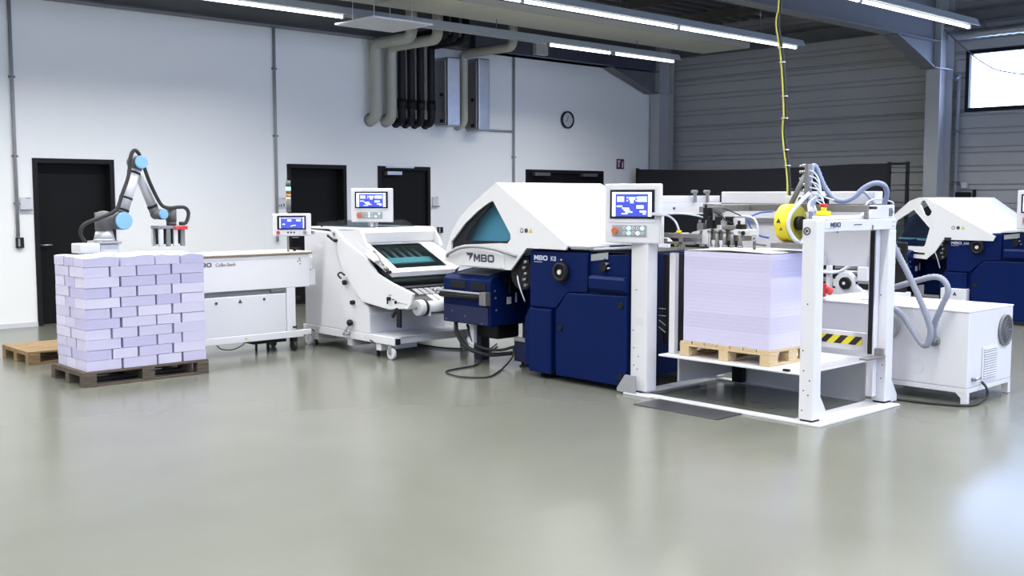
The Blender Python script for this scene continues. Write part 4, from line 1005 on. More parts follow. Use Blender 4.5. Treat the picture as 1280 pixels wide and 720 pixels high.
        sl = [(.06, .875), (1.0, .875), (1.0, .905), (.06, .905)]
        nf.plate(outer, [big, sm_, sl], 'z', 0, .02)
        for i in range(k, len(nf.v)):
            v = nf.v[i]; nf.v[i] = N_(v.x, v.y)+Vector((nx.y, -nx.x, 0))*(v.z)
        nf.build('nose_plate', ho)
        gl = MB('smoke_glass'); q = [N_(a, b)+Vector((nx.y, -nx.x, 0))*.03 for a, b in ((.02, .86), (1.1, .86), (1.05, 1.40), (.5, 1.65), (.02, 1.55))]
        gl.add(q, [range(5)]); gl.build('window_pane', ho)
        ib = MB('navy_dark', 'teal_inner'); q = [N_(a, b)+Vector((nx.y, -nx.x, 0))*.22 for a, b in ((.05, .84), (1.15, .84), (1.05, 1.36), (.5, 1.6), (.06, 1.5))]
        ib.add(q, [range(5)]); 
        q = [N_(a, b)+Vector((nx.y, -nx.x, 0))*.20 for a, b in ((.1, 1.06), (1.15, 1.06), (1.15, 1.09), (.1, 1.09))]; ib.add(q, [range(4)], 1); ib.build('inner_guard', ho)
        rf = MB('white_shell'); P0 = [N_(0, 1.575), N_(.30, 1.66), N_(.52, 1.675)]
        b0 = C(A2); b1 = C((.55, .63, 1.16)); r0 = C((.62, 1.22, 1.675)); r1 = C((1.3, 1.22, 1.675)); b2 = C((1.3, .50, 1.18))
        rf.add([P0[0], P0[1], P0[2], r0, b0, b1, r1, b2, N_(.75, 1.62), C((1.3, 2.1, 1.60))], [(0, 1, 4), (1, 2, 3), (1, 3, 5, 4), (3, 6, 7, 5), (2, 8, 9, 6, 3)], 0, False)
        rf.build('hood_shell', ho)
        B(MB('black'), .05, 1.3, .40, .62, 1.08, 1.15).build('feed_cover', ho, .004)
        icons(ho, (ox-.0205, oy+1.20, 1.265), LEFT, .045)
        MB('black').cyl((ox-.02, oy+1.27, 1.13), (ox+.02, oy+1.27, 1.12), .05, 20).build('hinge_cap', ho)
        B(MB('panel_white'), -.06, .2, .97, 1.33, .10, .44).build('lower_white_box', t, .008)
        for y in (1.88, 1.96): MB('red').cyl((ox-.0005, oy+y, .70), (ox-.02, oy+y, .70), .025, 12).build('red_button', t)
        tr = MB('print_grey'); triangle(tr, (ox-.061, oy+1.13, .37), LEFT, .03); tr.build('warning_triangle', t)
        cp = control_panel(t, (ox-.12, oy+.06, 1.52), PI+.2, .5, .50, 'tall')
        MB('panel_white').box(ox-.08, ox-.02, oy+.02, oy+.10, 1.2, 1.3).box(ox-.05, ox+.04, oy+.02, oy+.10, .9, 1.25).build('panel_post', t)
    return t
folder('dark blue folding machine with tall white gabled hood, beside the feeder', 6.92, 5.90, 1)
folder('second blue folding machine with wedge-shaped white hood, far right behind blower cabinet', 14.34, 5.36, 2)

# ------------------------------------------------------------------ pallet feeder (white portal frame)
t = thing('pallet_feeder', 'white portal-frame sheet feeder holding the tall paper pile, front right', 'feeder', (7.5, 5.0, 0))
MB('white').plate([(6.92, 4.12), (8.15, 4.12), (8.15, 5.995), (6.89, 5.995), (6.89, 5.7), (6.92, 5.7)], [[(7.02, 4.39), (7.02, 5.88), (8.06, 5.88), (8.06, 4.39)]], 'z', .0005, .016).build('floor_frame', t, .003)
def post(x0, x1, y0, y1, z1, name='post'):
    return MB('white').box(x0, x1, y0, y1, .03, z1).build(name, t, .008)
pa = post(6.965, 7.10, 5.80, 5.98, 1.70)
pb_ = post(6.965, 7.075, 4.205, 4.325, 1.525)
pc = post(8.055, 8.165, 4.205, 4.325, 1.43)
pd = post(8.055, 8.165, 5.86, 5.98, 1.62)
for p, x, y in ((pa, 6.965, 5.98), (pb_, 6.965, 4.325), (pc, 8.055, 4.325)):
    f = MB('black').box(x+.01, x+.10, y-.11, y-.01, .0165, .0295); f.build('post_foot', p)
    h = MB('print_grey')
    for i, (dy, z) in enumerate(((.03, .10), (.08, .22), (.09, .33), (.04, .40), (.04, .25), (.03, .55), (.06, .9))): h.cyl((x-.0005, y-dy, z), (x-.003, y-dy, z), .006, 8)
    h.build('screw', p)
def gusset(p, base, du, h, w, m='white'):
    """right-angled foot bracket"""
    b = Vector(base); d = Vector(du); n = Vector((d.y, -d.x, 0)).normalized()*.004
    mb = MB(m)
    for s in (-.045, .045):
        o = b+n.normalized()*s
        q = [o, o+d*w, o+d*w+Z3*.05, o+Z3*h]
        mb.add([a-n for a in q]+[a+n for a in q], [(0, 1, 2, 3), (7, 6, 5, 4), (0, 4, 5, 1), (1, 5, 6, 2), (2, 6, 7, 3), (3, 7, 4, 0)])
    mb.obox(b+d*(w/2)+Z3*.003, d*(w/2), n.normalized()*.05, Z3*.003)
    mb.build('foot_bracket', p)
MB('grey').prism([(5.86, .017), (6.07, .017), (6.07, .045), (5.98, .17), (5.86, .17)], 'x', 6.895, 6.903).build('foot_bracket', pa)
gusset(pb_, (7.078, 4.262, .016), (1, 0, 0), .19, .10)
gusset(pc, (8.168, 4.262, .016), (1, 0, 0), .19, .10)
MB('panel_white').box(6.9635, 6.9645, 5.84, 5.92, .60, .66).build('type_plate', pa)
hb = MB('print_grey'); hb.ring((6.964, 4.285, 1.44), (6.961, 4.285, 1.44), .03, .022, 20)
hb.add([(6.963, 4.295, 1.455), (6.963, 4.295, 1.425), (6.963, 4.268, 1.44), (6.961, 4.295, 1.455), (6.961, 4.295, 1.425), (6.961, 4.268, 1.44)], [(0, 1, 2), (3, 4, 5), (0, 1, 4, 3), (1, 2, 5, 4), (2, 0, 3, 5)]); hb.build('round_symbol', pb_)
# upper beams
MB('white').box(7.102, 8.05, 5.84, 5.97, 1.535, 1.64).build('side_beam', t, .006)
MB('white').box(7.102, 8.05, 5.86, 5.96, 1.6405, 1.70).build('beam_cover', t, .004)
MB('print_grey').cyl((7.36, 5.8395, 1.59), (7.36, 5.835, 1.59), .012, 12).build('beam_plug', t)
bm_ = MB('white').box(7.077, 8.165, 4.21, 4.32, 1.431, 1.515).build('side_beam', t, .005)
lt = MB('print_grey'); logo_letters(lt, (7.16, 4.2095, 1.464), RIGHT, .036)
lt.box(7.50, 7.62, 4.2085, 4.2095, 1.474, 1.482)
lt.box(7.08, 7.22, 4.2085, 4.2095, 1.455, 1.457).build('lettering', bm_)
MB('dull_metal').cyl((7.78, 4.2095, 1.46), (7.78, 4.20, 1.46), .008, 8).obox((7.78, 4.205, 1.45), (.006, 0, 0), (0, .003, 0), (0, 0, .02)).build('hook', bm_)
for x in (8.10, 8.13):
    MB('print_grey').cyl((x, 4.2095, 1.49), (x, 4.207, 1.49), .004, 6).cyl((x, 4.2095, 1.455), (x, 4.207, 1.455), .004, 6).build('screw', bm_)
MB('white').box(8.03, 8.16, 4.33, 5.83, 1.63, 1.735).build('rear_beam', t, .006)
MB('white').box(8.03, 8.10, 4.33, 5.83, 1.50, 1.58).build('rear_beam', t, .005)
sl = MB('white').box(8.04, 8.055, 4.34, 5.65, 1.12, 1.46).build('sheet_stop_plate', t, .003)
MB('white').box(8.0, 8.039, 4.75, 5.60, 1.12, 1.19).build('lower_lip', sl, .003)
for y in (5.1, 4.66, 5.45): MB('print_grey').cyl((8.0395, y, 1.40), (8.036, y, 1.40), .008, 8).build('screw', sl)
MB('mid_grey').box(8.02, 8.10, 4.34, 5.62, 1.461, 1.499).build('dark_slot', t)
# grey guard rail in front of the rear beam
gr = MB('dull_metal'); gr.box(7.690, 7.714, 4.205, 5.78, 1.57, 1.628); gr.build('guard_rail', t, .003)
MB('dull_metal').box(7.69, 7.714, 4.205, 4.235, 1.5155, 1.5695).build('rail_post', t, .003)
MB('black').cyl((7.72, 4.215, 1.605), (7.84, 4.215, 1.605), .012, 10).build('rail_handle', t)
MB('red').cyl((7.7145, 4.225, 1.60), (7.7195, 4.225, 1.60), .02, 12).build('rail_lock', t)
# switch box with emergency stop, and the socket box on the rear post
MB('white').box(7.08, 7.715, 4.24, 4.318, 1.516, 1.548).build('switch_shelf', t, .006)
es = MB('yellow').box(7.12, 7.24, 4.25, 4.31, 1.549, 1.585).build('emergency_stop', t, .008)
MB('yellow').cyl((7.18, 4.28, 1.586), (7.18, 4.28, 1.615), .022, 16).build('button_collar', es); MB('red').cyl((7.18, 4.28, 1.616), (7.18, 4.28, 1.64), .03, 20).build('button_head', es, .005)
eb = MB('white').prism([(7.72, 1.516), (7.90, 1.625), (8.185, 1.625), (8.185, 1.516)], 'y', 4.237, 4.318).build('socket_box', t, .006)
MB('mid_grey').box(8.09, 8.14, 4.231, 4.2365, 1.535, 1.60).build('socket', eb, .002)
MB('chrome').cyl((8.125, 4.2305, 1.57), (8.125, 4.223, 1.57), .012, 10).build('socket_plug', eb)
for x in (7.62, 7.80): MB('mid_grey').box(x, x+.025, 5.81, 5.835, 1.64, 1.74).cyl((x+.012, 5.80, 1.735), (x+.012, 5.86, 1.735), .015, 10).build('clamp', t, .003)
# lifting platform with skirts
pf = MB('white').box(7.0, 8.10, 4.335, 5.70, .352, .368).build('lifting_platform', t, .003)
MB('black').box(7.0, 7.03, 4.44, 4.49, .369, .385).build('rubber_stop', pf)
MB('panel_white').box(7.26, 8.10, 5.68, 5.70, .10, .351).build('side_skirt', t)
MB('panel_white').box(8.08, 8.10, 4.40, 5.66, .02, .351).build('rear_skirt', t)
MB('black').box(8.0, 8.06, 5.55, 5.66, .02, .351).build('lift_column', t)
hz = MB('white').box(8.02, 8.045, 4.36, 4.95, .43, .58).build('stop_beam', t, .003)
MB('hazard').box(8.015, 8.0195, 4.40, 4.94, .475, .545).build('hazard_stripe', hz)
# guide rail beside the rear post, lift chain and bracket
MB('white').box(7.985, 8.05, 4.28, 4.34, .07, 1.43).build('guide_channel', t, .004)
MB('black').box(7.976, 7.984, 4.292, 4.328, .42, 1.42).build('guide_slot', t)
MB('dull_metal').box(7.76, 8.04, 4.20, 4.279, .398, .414).box(8.0, 8.04, 4.22, 4.279, .4145, .47).build('lift_bracket', t, .003)
MB('white').box(8.05, 8.07, 4.34, 4.44, 1.13, 1.43).build('corner_plate', t)
MB('white').box(7.11, 7.16, 5.62, 5.68, .37, 1.22).build('side_guide_plate', t, .003)
MB('black').box(7.20, 7.5, 5.78, 5.83, .42, 1.20).build('cable_chain', t, .01)
lc = MB('dull_metal', 'black')
for i in range(7): lc.obox((7.12, 5.76, .56+.03*i), (.004, 0, 0), (0, .035, .02 if i < 4 else 0), (0, -.002, .004), i % 2)
lc.build('spring', t)
# operator panel on the front post
cp = control_panel(t, (6.915, 5.93, 1.548), PI+math.radians(20), .50, .505, 'tall' if False else 'tall')
MB('white').box(6.945, 6.964, 5.86, 5.94, 1.36, 1.66).build('panel_bracket', t)
bl = MB('panel_white').cyl((6.99, 5.66, 1.30), (6.99, 5.66, 1.56), .010, 8).box(6.96, 7.03, 5.645, 5.795, 1.535, 1.56).box(6.98, 7.02, 5.60, 5.70, 1.27, 1.30); bl.build('sheet_stop_bar', t, .002)
# suction head above the pile
hd = MB('dull_metal').box(7.22, 7.34, 5.02, 5.40, 1.335, 1.425).box(7.20, 7.36, 5.08, 5.22, 1.425, 1.46).build('suction_head', t, .006)
for i in range(6):
    y = 5.02+.075*i+.02; MB('dull_metal').cyl((7.205, y, 1.30), (7.205, y, 1.40), .016, 14).cyl((7.205, y, 1.280), (7.205, y, 1.30), .024, 14).cyl((7.205, y, 1.40), (7.205, y, 1.42), .022, 12).build('suction_cup', hd)
for y, z0, z1, m_ in ((5.05, 1.43, 1.47, 'black'), (5.20, 1.461, 1.50, 'steel'), (5.34, 1.43, 1.50, 'black'), (5.44, 1.40, 1.47, 'mid_grey'), (5.38, 1.50, 1.60, 'black')): MB(m_).box(7.20, 7.26, y-.03, y+.03, z0, z1).cyl((7.20, y, z1), (7.20, y, z1+.03), .012, 10).build('fitting_block', hd, .004)
MB('panel_white').prism([(5.33, 1.30), (5.66, 1.30), (5.60, 1.34), (5.50, 1.40), (5.33, 1.43)], 'x', 7.19, 7.20).build('white_cover', hd)
MB('panel_white').box(7.19, 7.30, 4.93, 5.10, 1.38, 1.43).box(7.22, 7.30, 5.06, 5.14, 1.43, 1.52).build('valve_block', hd, .006)
MB('black').box(7.21, 7.30, 5.12, 5.30, 1.461, 1.53).build('solenoid', hd, .006)
for y, z, r_ in ((5.00, 1.40, .018), (5.42, 1.38, .012), (5.52, 1.375, .012)): MB('black').cyl((7.19, y, z), (7.18, y, z), r_, 10).build('screw', hd)
MB('dull_metal').cyl((7.27, 5.42, 1.43), (7.27, 5.42, 1.60), .014, 10).cyl((7.30, 5.30, 1.53), (7.30, 5.36, 1.62), .02, 10).box(7.24, 7.30, 5.26, 5.48, 1.56, 1.61).build('head_carrier', hd, .003)
MB('dull_metal').box(7.27, 7.688, 5.28, 5.34, 1.57, 1.625).build('carrier_arm', t, .003)
MB('dull_metal').box(7.12, 7.18, 5.40, 5.80, 1.345, 1.385).cyl((7.15, 5.50, 1.365), (7.15, 5.66, 1.365), .028, 14).build('cross_slide', t, .004)
MB('dull_metal').box(7.10, 7.16, 5.44, 5.82, 1.295, 1.315).box(7.10, 7.14, 5.54, 5.58, 1.25, 1.36).box(7.12, 7.16, 5.74, 5.79, 1.28, 1.34).build('sheet_finger', t, .003)
MB('yellow').cyl((7.13, 5.60, 1.385), (7.13, 5.60, 1.41), .022, 12).cyl((7.12, 5.62, 1.28), (7.12, 5.62, 1.30), .015, 10).build('yellow_fitting', t)
MB('clear_tube').tube([(7.13, 5.60, 1.41), (7.12, 5.63, 1.48), (7.11, 5.70, 1.53), (7.09, 5.80, 1.545)], .009, 8).tube([(7.27, 5.38, 1.50), (7.2, 5.48, 1.535), (7.15, 5.6, 1.55), (7.12, 5.74, 1.548)], .007, 8).tube([(7.25, 5.12, 1.53), (7.22, 5.00, 1.535), (7.20, 4.90, 1.51), (7.20, 4.87, 1.42), (7.20, 4.88, 1.36), (7.24, 4.94, 1.34)], .009, 8).build('air_tube', t)
MB('black').tube([(7.26, 5.34, 1.56), (7.2, 5.24, 1.55), (7.18, 5.16, 1.50), (7.2, 5.10, 1.47)], .006, 6).tube([(7.3, 5.3, 1.6), (7.24, 5.18, 1.58), (7.22, 5.05, 1.54)], .005, 6).build('cable', t)
# yellow suction wheel with its carrier
ywx, ywy, ywz = 7.47, 4.77, 1.482
wy = MB('yellow').cyl((ywx, ywy+.035, ywz), (ywx, ywy-.075, ywz), .152, 40).build('suction_wheel', t, .006)
MB('olive').cyl((ywx, ywy-.0765, ywz), (ywx, ywy-.085, ywz), .142, 36).build('wheel_side', wy)
MB('black').cyl((ywx, ywy-.0855, ywz), (ywx, ywy-.13, ywz), .055, 24).build('wheel_hub', wy)
for dz, s in ((.02, .020), (-.045, .012)):
    tr = MB('print_grey')
    a = math.asin(dz/.152); xx = ywx-.152*math.cos(a)-.002
    triangle(tr, (xx, ywy-.01-(.02 if dz < 0 else 0), ywz+dz), LEFT, s, 0, .004); tr.build('warning_triangle', wy)
MB('clear_tube').tube([(7.50, 4.60, 1.72), (7.42, 4.64, 1.64), (7.33, 4.66, 1.56), (7.31, 4.665, 1.46), (7.33, 4.64, 1.38), (7.40, 4.60, 1.31)], .016, 10).build('curved_air_hose', wy)
MB('dull_metal').box(7.36, 7.60, 4.56, 4.86, 1.285, 1.325).cyl((7.36, 4.90, 1.30), (7.36, 5.02, 1.31), .01, 8).box(7.35, 7.37, 5.0, 5.02, 1.262, 1.36).box(7.5, 7.56, 4.55, 4.64, 1.33, 1.47).build('wheel_carrier', t, .004)
bf = MB('chrome')
for i in range(4): bf.cyl((7.36+.05*i, 4.60, 1.326), (7.36+.05*i, 4.60, 1.345), .012, 8)
bf.build('bolt', t)
MB('blue_tube').tube([(7.40, 4.90, 1.36), (7.38, 4.98, 1.38), (7.37, 5.06, 1.45), (7.38, 5.07, 1.52), (7.44, 5.02, 1.56), (7.6, 5.0, 1.57)], .008, 8).build('blue_air_tube', t)
# air manifold on a slanting arm, with thin tubes
MB('mid_grey').cyl((7.60, 4.83, 1.63), (7.60, 4.70, 1.87), .022, 14).build('manifold_arm', t)
MB('dull_metal').box(7.58, 7.64, 4.665, 4.70, 1.70, 1.95).build('manifold', t, .004)
ch = MB('chrome')
for i in range(5): ch.cyl((7.60, 4.70, 1.74+.05*i), (7.60, 4.735, 1.745+.05*i), .014, 10).cyl((7.60, 4.735, 1.745+.05*i), (7.60, 4.755, 1.735+.05*i), .010, 8)
ch.cyl((7.6, 4.69, 1.66), (7.6, 4.75, 1.66), .03, 12); ch.build('push_fitting', t)
MB('white').box(7.70, 7.8, 4.84, 4.95, 1.63, 1.70).box(7.75, 7.9, 4.70, 4.82, 1.63, 1.735).build('valve_box', t, .006)
MB('black').box(7.76, 7.80, 4.60, 4.70, 1.58, 1.70).build('valve_body', t, .006); MB('black').box(7.80, 7.86, 4.97, 5.03, 1.736, 1.76).build('cable_gland', t, .006)
tt = MB('clear_tube')
for i in range(5):
    z = 1.90-.045*i; k = i*.012
    tt.tube([(7.60, 4.665, z), (7.60, 4.62-k, z-.02), (7.61, 4.58-k, z-.10), (7.60, 4.60, 1.70-.01*i), (7.52+.02*i, 4.62, 1.64), (7.46+.03*i, 4.58, 1.57)], .0065, 6)
tt.tube([(7.62, 4.66, 1.82), (7.64, 4.60, 1.74), (7.66, 4.56, 1.69), (7.70, 4.50, 1.665)], .006, 6)
tt.build('air_tube', t)
MB('hose').tube([(7.60, 4.68, 1.73), (7.58, 4.64, 1.68), (7.55, 4.61, 1.60), (7.52, 4.60, 1.47)], .017, 10).build('short_hose', t)

pallet('euro_pallet', 'new light wood pallet under the paper pile on the feeder platform', 7.075, 4.655, .3695, .665, .88, 'wood_new', 'x', .125)
pz = .3695+.127
pp = MB('pile_edge', 'paper_top')
zz_ = [pz, .62, .75, .87, .99, 1.10, 1.20, 1.245]; px0, px1, py0, py1 = 7.085, 7.725, 4.665, 5.505
offs = [0, .003, -.002, .002, .0, .003, -.001, .001]
prev = None
for i, (z, o_) in enumerate(zip(zz_, offs)):
    base = len(pp.v); pp.v += [Vector((px0+o_, py0+o_, z)), Vector((px1, py0+o_, z)), Vector((px1, py1+o_, z)), Vector((px0+o_, py1+o_, z))]
    if prev is not None:
        for a in range(4): pp.face([prev+a, prev+(a+1) % 4, base+(a+1) % 4, base+a], 0)
    else: pp.face([base+3, base+2, base+1, base], 0)
    prev = base
pp.face([prev, prev+1, prev+2, prev+3], 1)
po = tag(pp.build('paper_pile', loc=(7.5, 5.1, pz)), 'tall block of unprinted lilac-white paper sheets on the feeder pallet', 'paper pile')
# loose top sheets lifted by the air jets
ts = MB('paper_top'); nx_, ny_ = 8, 14
for d in (0, -.004):
    for j in range(ny_+1):
        for i in range(nx_+1):
            u, v = i/nx_, j/ny_; x = px0+(px1-px0)*u; y = py0+(py1-py0)*v
            ts.v.append(Vector((x, y, 1.252+.011*math.sin(PI*min(1, max(0, v*1.25-.05)))*(1-.4*u)+d)))
M_ = (nx_+1)*(ny_+1)
for j in range(ny_):
    for i in range(nx_):
        a = j*(nx_+1)+i; ts.face([a, a+1, a+nx_+2, a+nx_+1], 0, True); ts.face([M_+a+nx_+1, M_+a+nx_+2, M_+a+1, M_+a], 0, True)
ts.build('lifted_top_sheet', po)

# ------------------------------------------------------------------ blower cabinet
bx0, bx1, by0, by1 = 8.545, 9.40, 3.755, 5.25
t = thing('blower_cabinet', 'white low blower cabinet on short legs beside the feeder, lower right', 'cabinet', ((bx0+bx1)/2, 4.5, 0))
cb = MB('white').box(bx0, bx1, by0, by1, .135, .755).build('casing', t, .008)
MB('white').box(bx0-.004, bx1+.004, by0-.004, by1+.004, .7555, .768).build('lid', t, .003)
MB('white').box(bx0, bx1, by0, by1, .095, .134).build('base_frame', t, .003)
for x, sx_ in ((bx0, 1), (bx1-.05, -1)):
    for y, sy_ in ((by0, 1), (by1-.05, -1)):
        l = MB('white').box(x, x+.05, y, y+.05, .004, .0945)
        yq = y+.05 if sy_ > 0 else y; xq = x+.05 if sx_ > 0 else x
        e_ = .004
        l.add([(x+e_, yq, .094), (x+.05-e_, yq, .094), (x+e_, yq, .05), (x+.05-e_, yq, .05), (x+e_, yq+sy_*.045, .094), (x+.05-e_, yq+sy_*.045, .094)], [(0, 1, 3, 2), (0, 4, 5, 1), (2, 3, 5, 4), (0, 2, 4), (1, 5, 3)])
        l.build('leg', t)
fx, fz, fr_ = 9.235, .56, .135
fn = MB('mid_grey').ring((fx, by0-.0005, fz), (fx, by0-.02, fz), fr_, fr_*.90, 32)
for k in range(1, 6): fn.ring((fx, by0-.012, fz), (fx, by0-.018, fz), fr_*k/6+.003, fr_*k/6-.003, 28)
for k in range(8):
    a = k*PI/4; fn.obox((fx+fr_*.48*math.cos(a), by0-.014, fz+fr_*.48*math.sin(a)), (fr_*.46*math.cos(a), 0, fr_*.46*math.sin(a)), (0, .002, 0), (-.003*math.sin(a), 0, .003*math.cos(a)))
fo_ = fn.build('fan_guard', t)
MB('dull_metal').cyl((fx, by0-.0008, fz), (fx, by0-.003, fz), fr_*.9, 32).build('fan_backing', fo_)
fb = MB('mid_grey')
for k in range(5):
    a = k*2*PI/5; c_ = Vector((fx+.06*math.cos(a), by0-.006, fz+.06*math.sin(a))); fb.obox(c_, (.045*math.cos(a), 0, .045*math.sin(a)), (-.02*math.sin(a), .002, .02*math.cos(a)), (0, .0008, 0))
fb.cyl((fx, by0-.003, fz), (fx, by0-.012, fz), .035, 18); fb.build('fan_blades', fo_)
lv = MB('white').box(8.80, 9.08, by0-.012, by0-.0005, .165, .455).build('vent_panel', t, .003)
ls = MB('mid_grey'); lw = MB('white')
for i in range(13):
    z = .185+.020*i; ls.box(8.82, 9.06, by0-.0145, by0-.0125, z, z+.005); lw.obox((8.94, by0-.017, z+.010), (.12, 0, 0), (0, .004, .003), (0, -.001, .002))
ls.build('vent_slot', lv); lw.build('louvre', lv)
MB('dull_metal').cyl((8.63, by0-.0045, .205), (8.63, by0-.03, .205), .014, 12).cyl((8.63, by0-.03, .205), (8.72, by0-.035, .212), .010, 8).build('drain_tap', t)
MB('dull_metal').cyl((bx0-.0005, 4.03, .50), (bx0-.035, 4.03, .50), .04, 20).build('hose_port', t)
MB('panel_white').cyl((bx0-.0005, 4.19, .27), (bx0-.003, 4.19, .27), .07, 30).build('round_cover', t)
MB('grey').cyl((bx0-.0005, 4.47, .60), (bx0-.05, 4.47, .60), .13, 32).build('filter_drum', t, .01)
MB('chrome').ring((bx0-.02, 4.47, .60), (bx0-.03, 4.47, .60), .134, .128, 32).build('drum_band', t)
MB('print_grey').box(bx0-.002, bx0-.0005, 4.98, 5.2, .39, .405).box(bx0-.002, bx0-.0005, 5.0, 5.05, .36, .385).build('label_marks', t)
MB('grey').box(8.8, 8.84, 4.55, 4.85, .769, .775).build('lid_grip', t, .002)
MB('panel_white').cyl((9.05, 4.0, .768), (9.05, 4.0, .79), .015, 12).cyl((9.15, 3.98, .768), (9.15, 3.98, .78), .012, 12).build('lid_knob', t)
pl_ = tag(MB('red').obox((8.62, 5.14, .848), (.045, .02, -.02), (-.015, .04, .0), (.012, .0, .05)).cyl((8.60, 5.10, .87), (8.66, 5.06, .83), .035, 16).build('power_plug', bevel=.012, loc=(8.62, 5.14, .77)), 'red power plug lying on the blower cabinet beside the front post', 'plug')
MB('panel_white').box(8.59, 8.67, 5.08, 5.19, .7685, .774).build('plug_collar', pl_)
def hose(name, label, pts, r, m, ribs=.012, grp=None, sub=8):
    return tag(MB(m).tube(pts, r, 12, ribs=ribs, sub=sub).build(name, loc=pts[-1]), label, 'hose', grp)
hose('suction_hose', 'grey ribbed hose running down from the feeder top and bending up behind the rear post', [(8.26, 4.36, 1.50), (8.25, 4.308, 1.363), (8.29, 4.262, 1.239), (8.33, 4.158, 1.025), (8.37, 4.053, .774), (8.40, 4.010, .624), (8.41, 4.015, .54), (8.42, 4.048, .477), (8.44, 4.117, .503), (8.45, 4.263, .684), (8.45, 4.357, .751), (8.42, 4.47, .775)], .027, 'hose_grey')
hose('suction_hose', 'grey ribbed hose looping sideways above the blower cabinet into its port', [(8.36, 4.45, .92), (8.40, 4.36, .93), (8.42, 4.174, .993), (8.42, 4.006, 1.042), (8.42, 3.918, 1.015), (8.42, 3.882, .926), (8.43, 3.937, .799), (8.46, 4.0, .66), (8.49, 4.025, .56), (8.515, 4.03, .50)], .026, 'hose_grey')
hose('suction_hose', 'thick bluish hose arching from the air manifold over the feeder top', [(7.6, 4.676, 1.76), (7.637, 4.680, 1.844), (7.675, 4.685, 1.935), (7.712, 4.67, 1.916), (7.75, 4.624, 1.781), (7.788, 4.557, 1.678), (7.825, 4.485, 1.655), (7.862, 4.416, 1.691), (7.9, 4.355, 1.761), (7.938, 4.281, 1.799), (7.985, 4.228, 1.779), (8.03, 4.225, 1.71), (8.06, 4.265, 1.629)], .022, 'hose')
hose('suction_hose', 'short bluish hose arch beside the socket box on the feeder', [(7.98, 4.53, 1.665), (7.98, 4.454, 1.716), (7.98, 4.399, 1.729), (7.98, 4.345, 1.68), (7.98, 4.30, 1.629)], .013, 'hose')
hose('air_hose', 'thin pale tube bowed over the socket box on the feeder', [(7.82, 4.30, 1.60), (7.85, 4.29, 1.65), (7.95, 4.28, 1.672), (8.08, 4.26, 1.662), (8.17, 4.25, 1.645), (8.205, 4.26, 1.60), (8.195, 4.27, 1.56)], .007, 'clear_tube', 0)
tc_ = thing('ceiling_cable', 'yellow and black cable pair hanging from the roof down to the feeder', 'cable', (7.75, 4.95, 1.66))
cpts = [(7.75, 5.02, 5.12), (7.75, 5.05, 4.2), (7.75, 5.073, 3.309), (7.75, 5.088, 3.194), (7.75, 5.093, 3.097), (7.75, 5.055, 2.917), (7.75, 5.026, 2.686), (7.75, 5.004, 2.39), (7.75, 5.012, 2.226), (7.75, 4.978, 1.994), (7.75, 4.955, 1.83), (7.75, 4.95, 1.69)]
MB('cable_yellow').tube([(x, y+.009, z) for x, y, z in cpts], .009, 8).build('yellow_cable', tc_)
MB('rubber').tube([(x+.004, y-.009, z) for x, y, z in cpts], .011, 8).build('black_cable', tc_)
tz = MB('panel_white')
for z, y in ((2.92, 5.056), (2.80, 5.04), (2.52, 5.013), (2.34, 5.007), (2.08, 4.99), (1.95, 4.972)): tz.box(7.735, 7.77, y-.024, y+.022, z-.004, z+.004)
tz.build('cable_tie', tc_)

tag(MB('floor_plate').box(6.59, 6.915, 4.79, 5.62, .0005, .008).build('floor_plate', bevel=.002, loc=(6.75, 5.2, 0)), 'dark metal tread plate lying on the floor in front of the feeder', 'plate')
tag(MB('rubber').tube([(7.30, 8.05, .16), (7.16, 8.12, .05), (7.0, 8.02, .012), (6.9, 7.975, .010), (6.716, 7.957, .010), (6.537, 7.926, .010), (6.44, 7.82, .010), (6.40, 7.58, .010), (6.50, 7.42, .010), (6.62, 7.40, .010), (6.86, 7.55, .010), (7.02, 7.66, .014), (7.18, 7.70, .10), (7.21, 7.715, .20)], .009, 8).build('floor_cable', loc=(6.7, 7.7, 0)), 'thin black cable looping over the floor below the blue delivery box', 'cable')
tag(MB('rubber').tube([(8.79, 3.742, .168), (8.79, 3.70, .12), (8.80, 3.70, .05), (8.72, 3.71, .018), (8.58, 3.70, .012), (8.47, 3.74, .012), (8.40, 3.88, .012), (8.35, 4.07, .012), (8.33, 4.3, .012), (8.33, 4.6, .012)], .011, 8).build('power_cable', loc=(8.5, 3.9, 0)), 'black power cable from the blower cabinet vent to the floor under it', 'cable')
tag(MB('rubber').tube([(7.45, 9.7, .015), (7.46, 9.2, .012), (7.62, 8.9, .012), (7.8, 8.75, .012), (7.95, 8.78, .05)], .010, 8).build('floor_cable', loc=(7.6, 9, 0)), 'black cable on the floor behind the right wheel of the white stacker', 'cable')

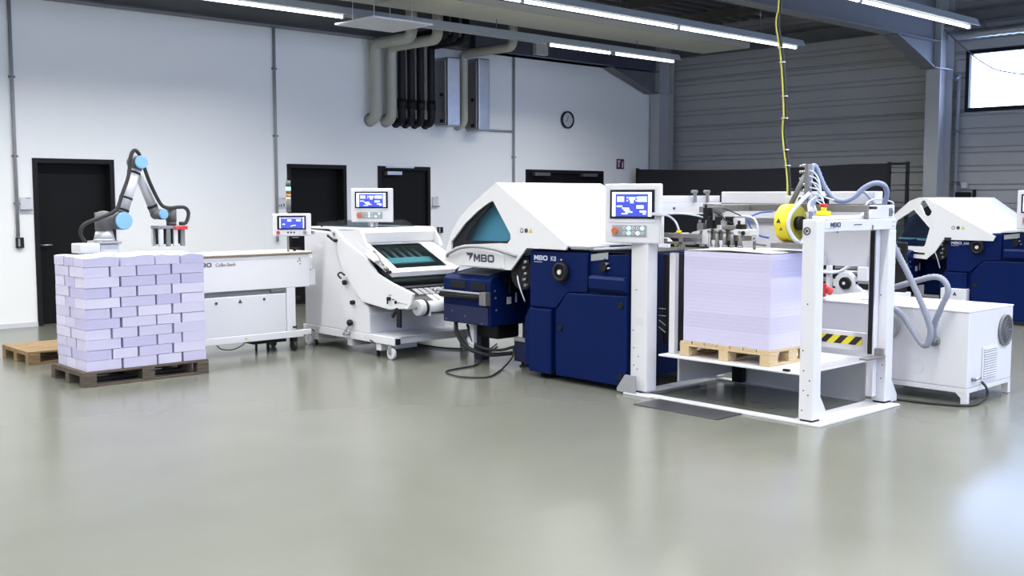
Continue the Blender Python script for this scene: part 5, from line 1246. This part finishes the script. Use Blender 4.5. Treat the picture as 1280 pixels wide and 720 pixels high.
# ------------------------------------------------------------------ pale machine seen through the feeder frame
t = thing('folding_unit', 'pale grey machine parts with black hand wheel seen through the feeder frame', 'machine', (10.4, 6.2, 0))
ux = 10.15
MB('panel_white').box(ux, ux+.9, 5.50, 6.60, .55, .66).build('machine_bed', t, .01)
for y in (5.55, 6.5): MB('grey').box(ux+.1, ux+.8, y-.04, y+.04, 0, .549).build('frame_leg', t, .006)
MB('panel_white').box(ux, ux+.05, 5.955, 6.005, .661, 1.25).build('frame_post', t, .004)
MB('panel_white').prism([(5.92, .661), (5.60, .661), (5.55, .70), (5.66, .77), (5.68, .86), (5.74, .905), (5.84, .90), (5.92, .82)], 'x', ux-.005, ux+.06).build('drive_housing', t, .008)
MB('black').cyl((ux-.006, 5.765, .79), (ux-.05, 5.765, .79), .064, 28).build('hand_wheel', t, .008)
MB('panel_white').cyl((ux-.051, 5.765, .79), (ux-.06, 5.765, .79), .016, 14).build('wheel_hub', t)
MB('panel_white').box(ux, ux+.2, 5.53, 5.645, .82, .965).build('gear_box', t, .006)
MB('panel_white').cyl((ux+.05, 5.565, .966), (ux+.05, 5.565, 1.05), .026, 16).build('oil_cup', t)
for x, z, r in ((.5, 1.0, .03), (.3, .88, .02), (.4, .78, .025), (.6, 1.12, .03)): MB('dull_metal').cyl((ux+x, 5.5, z), (ux+x, 6.6, z), r, 14).build('cross_bar', t)
MB('dull_metal').box(ux+.08, ux+.14, 5.64, 5.95, .93, .96).build('guide_plate', t)
for y in (6.54,): MB('grey').box(ux+.2, ux+.75, y-.03, y+.03, .661, 1.2).build('side_frame', t, .006)
MB('clear_tube').tube([(ux+.02, 6.25, .93), (ux-.02, 6.1, .905), (ux-.02, 5.95, .89), (ux, 5.84, .91), (ux+.02, 5.75, .97), (ux+.05, 5.70, 1.02)], .016, 10).build('bent_tube', t)
MB('clear_tube').tube([(ux, 5.63, .70), (ux-.01, 5.53, .69), (ux-.01, 5.47, .73), (ux+.05, 5.44, .80)], .009, 8).build('bent_tube', t)
MB('black').box(ux+.76, ux+.80, 5.5, 6.6, .661, 1.2).build('dark_backdrop', t, .01)  # black sheet added behind the machine parts as a dark backdrop
for y, z in ((5.90, .74), (5.90, .84), (5.64, .80)): MB('black').cyl((ux-.005, y, z), (ux-.02, y, z), .012, 10).build('knob', t)
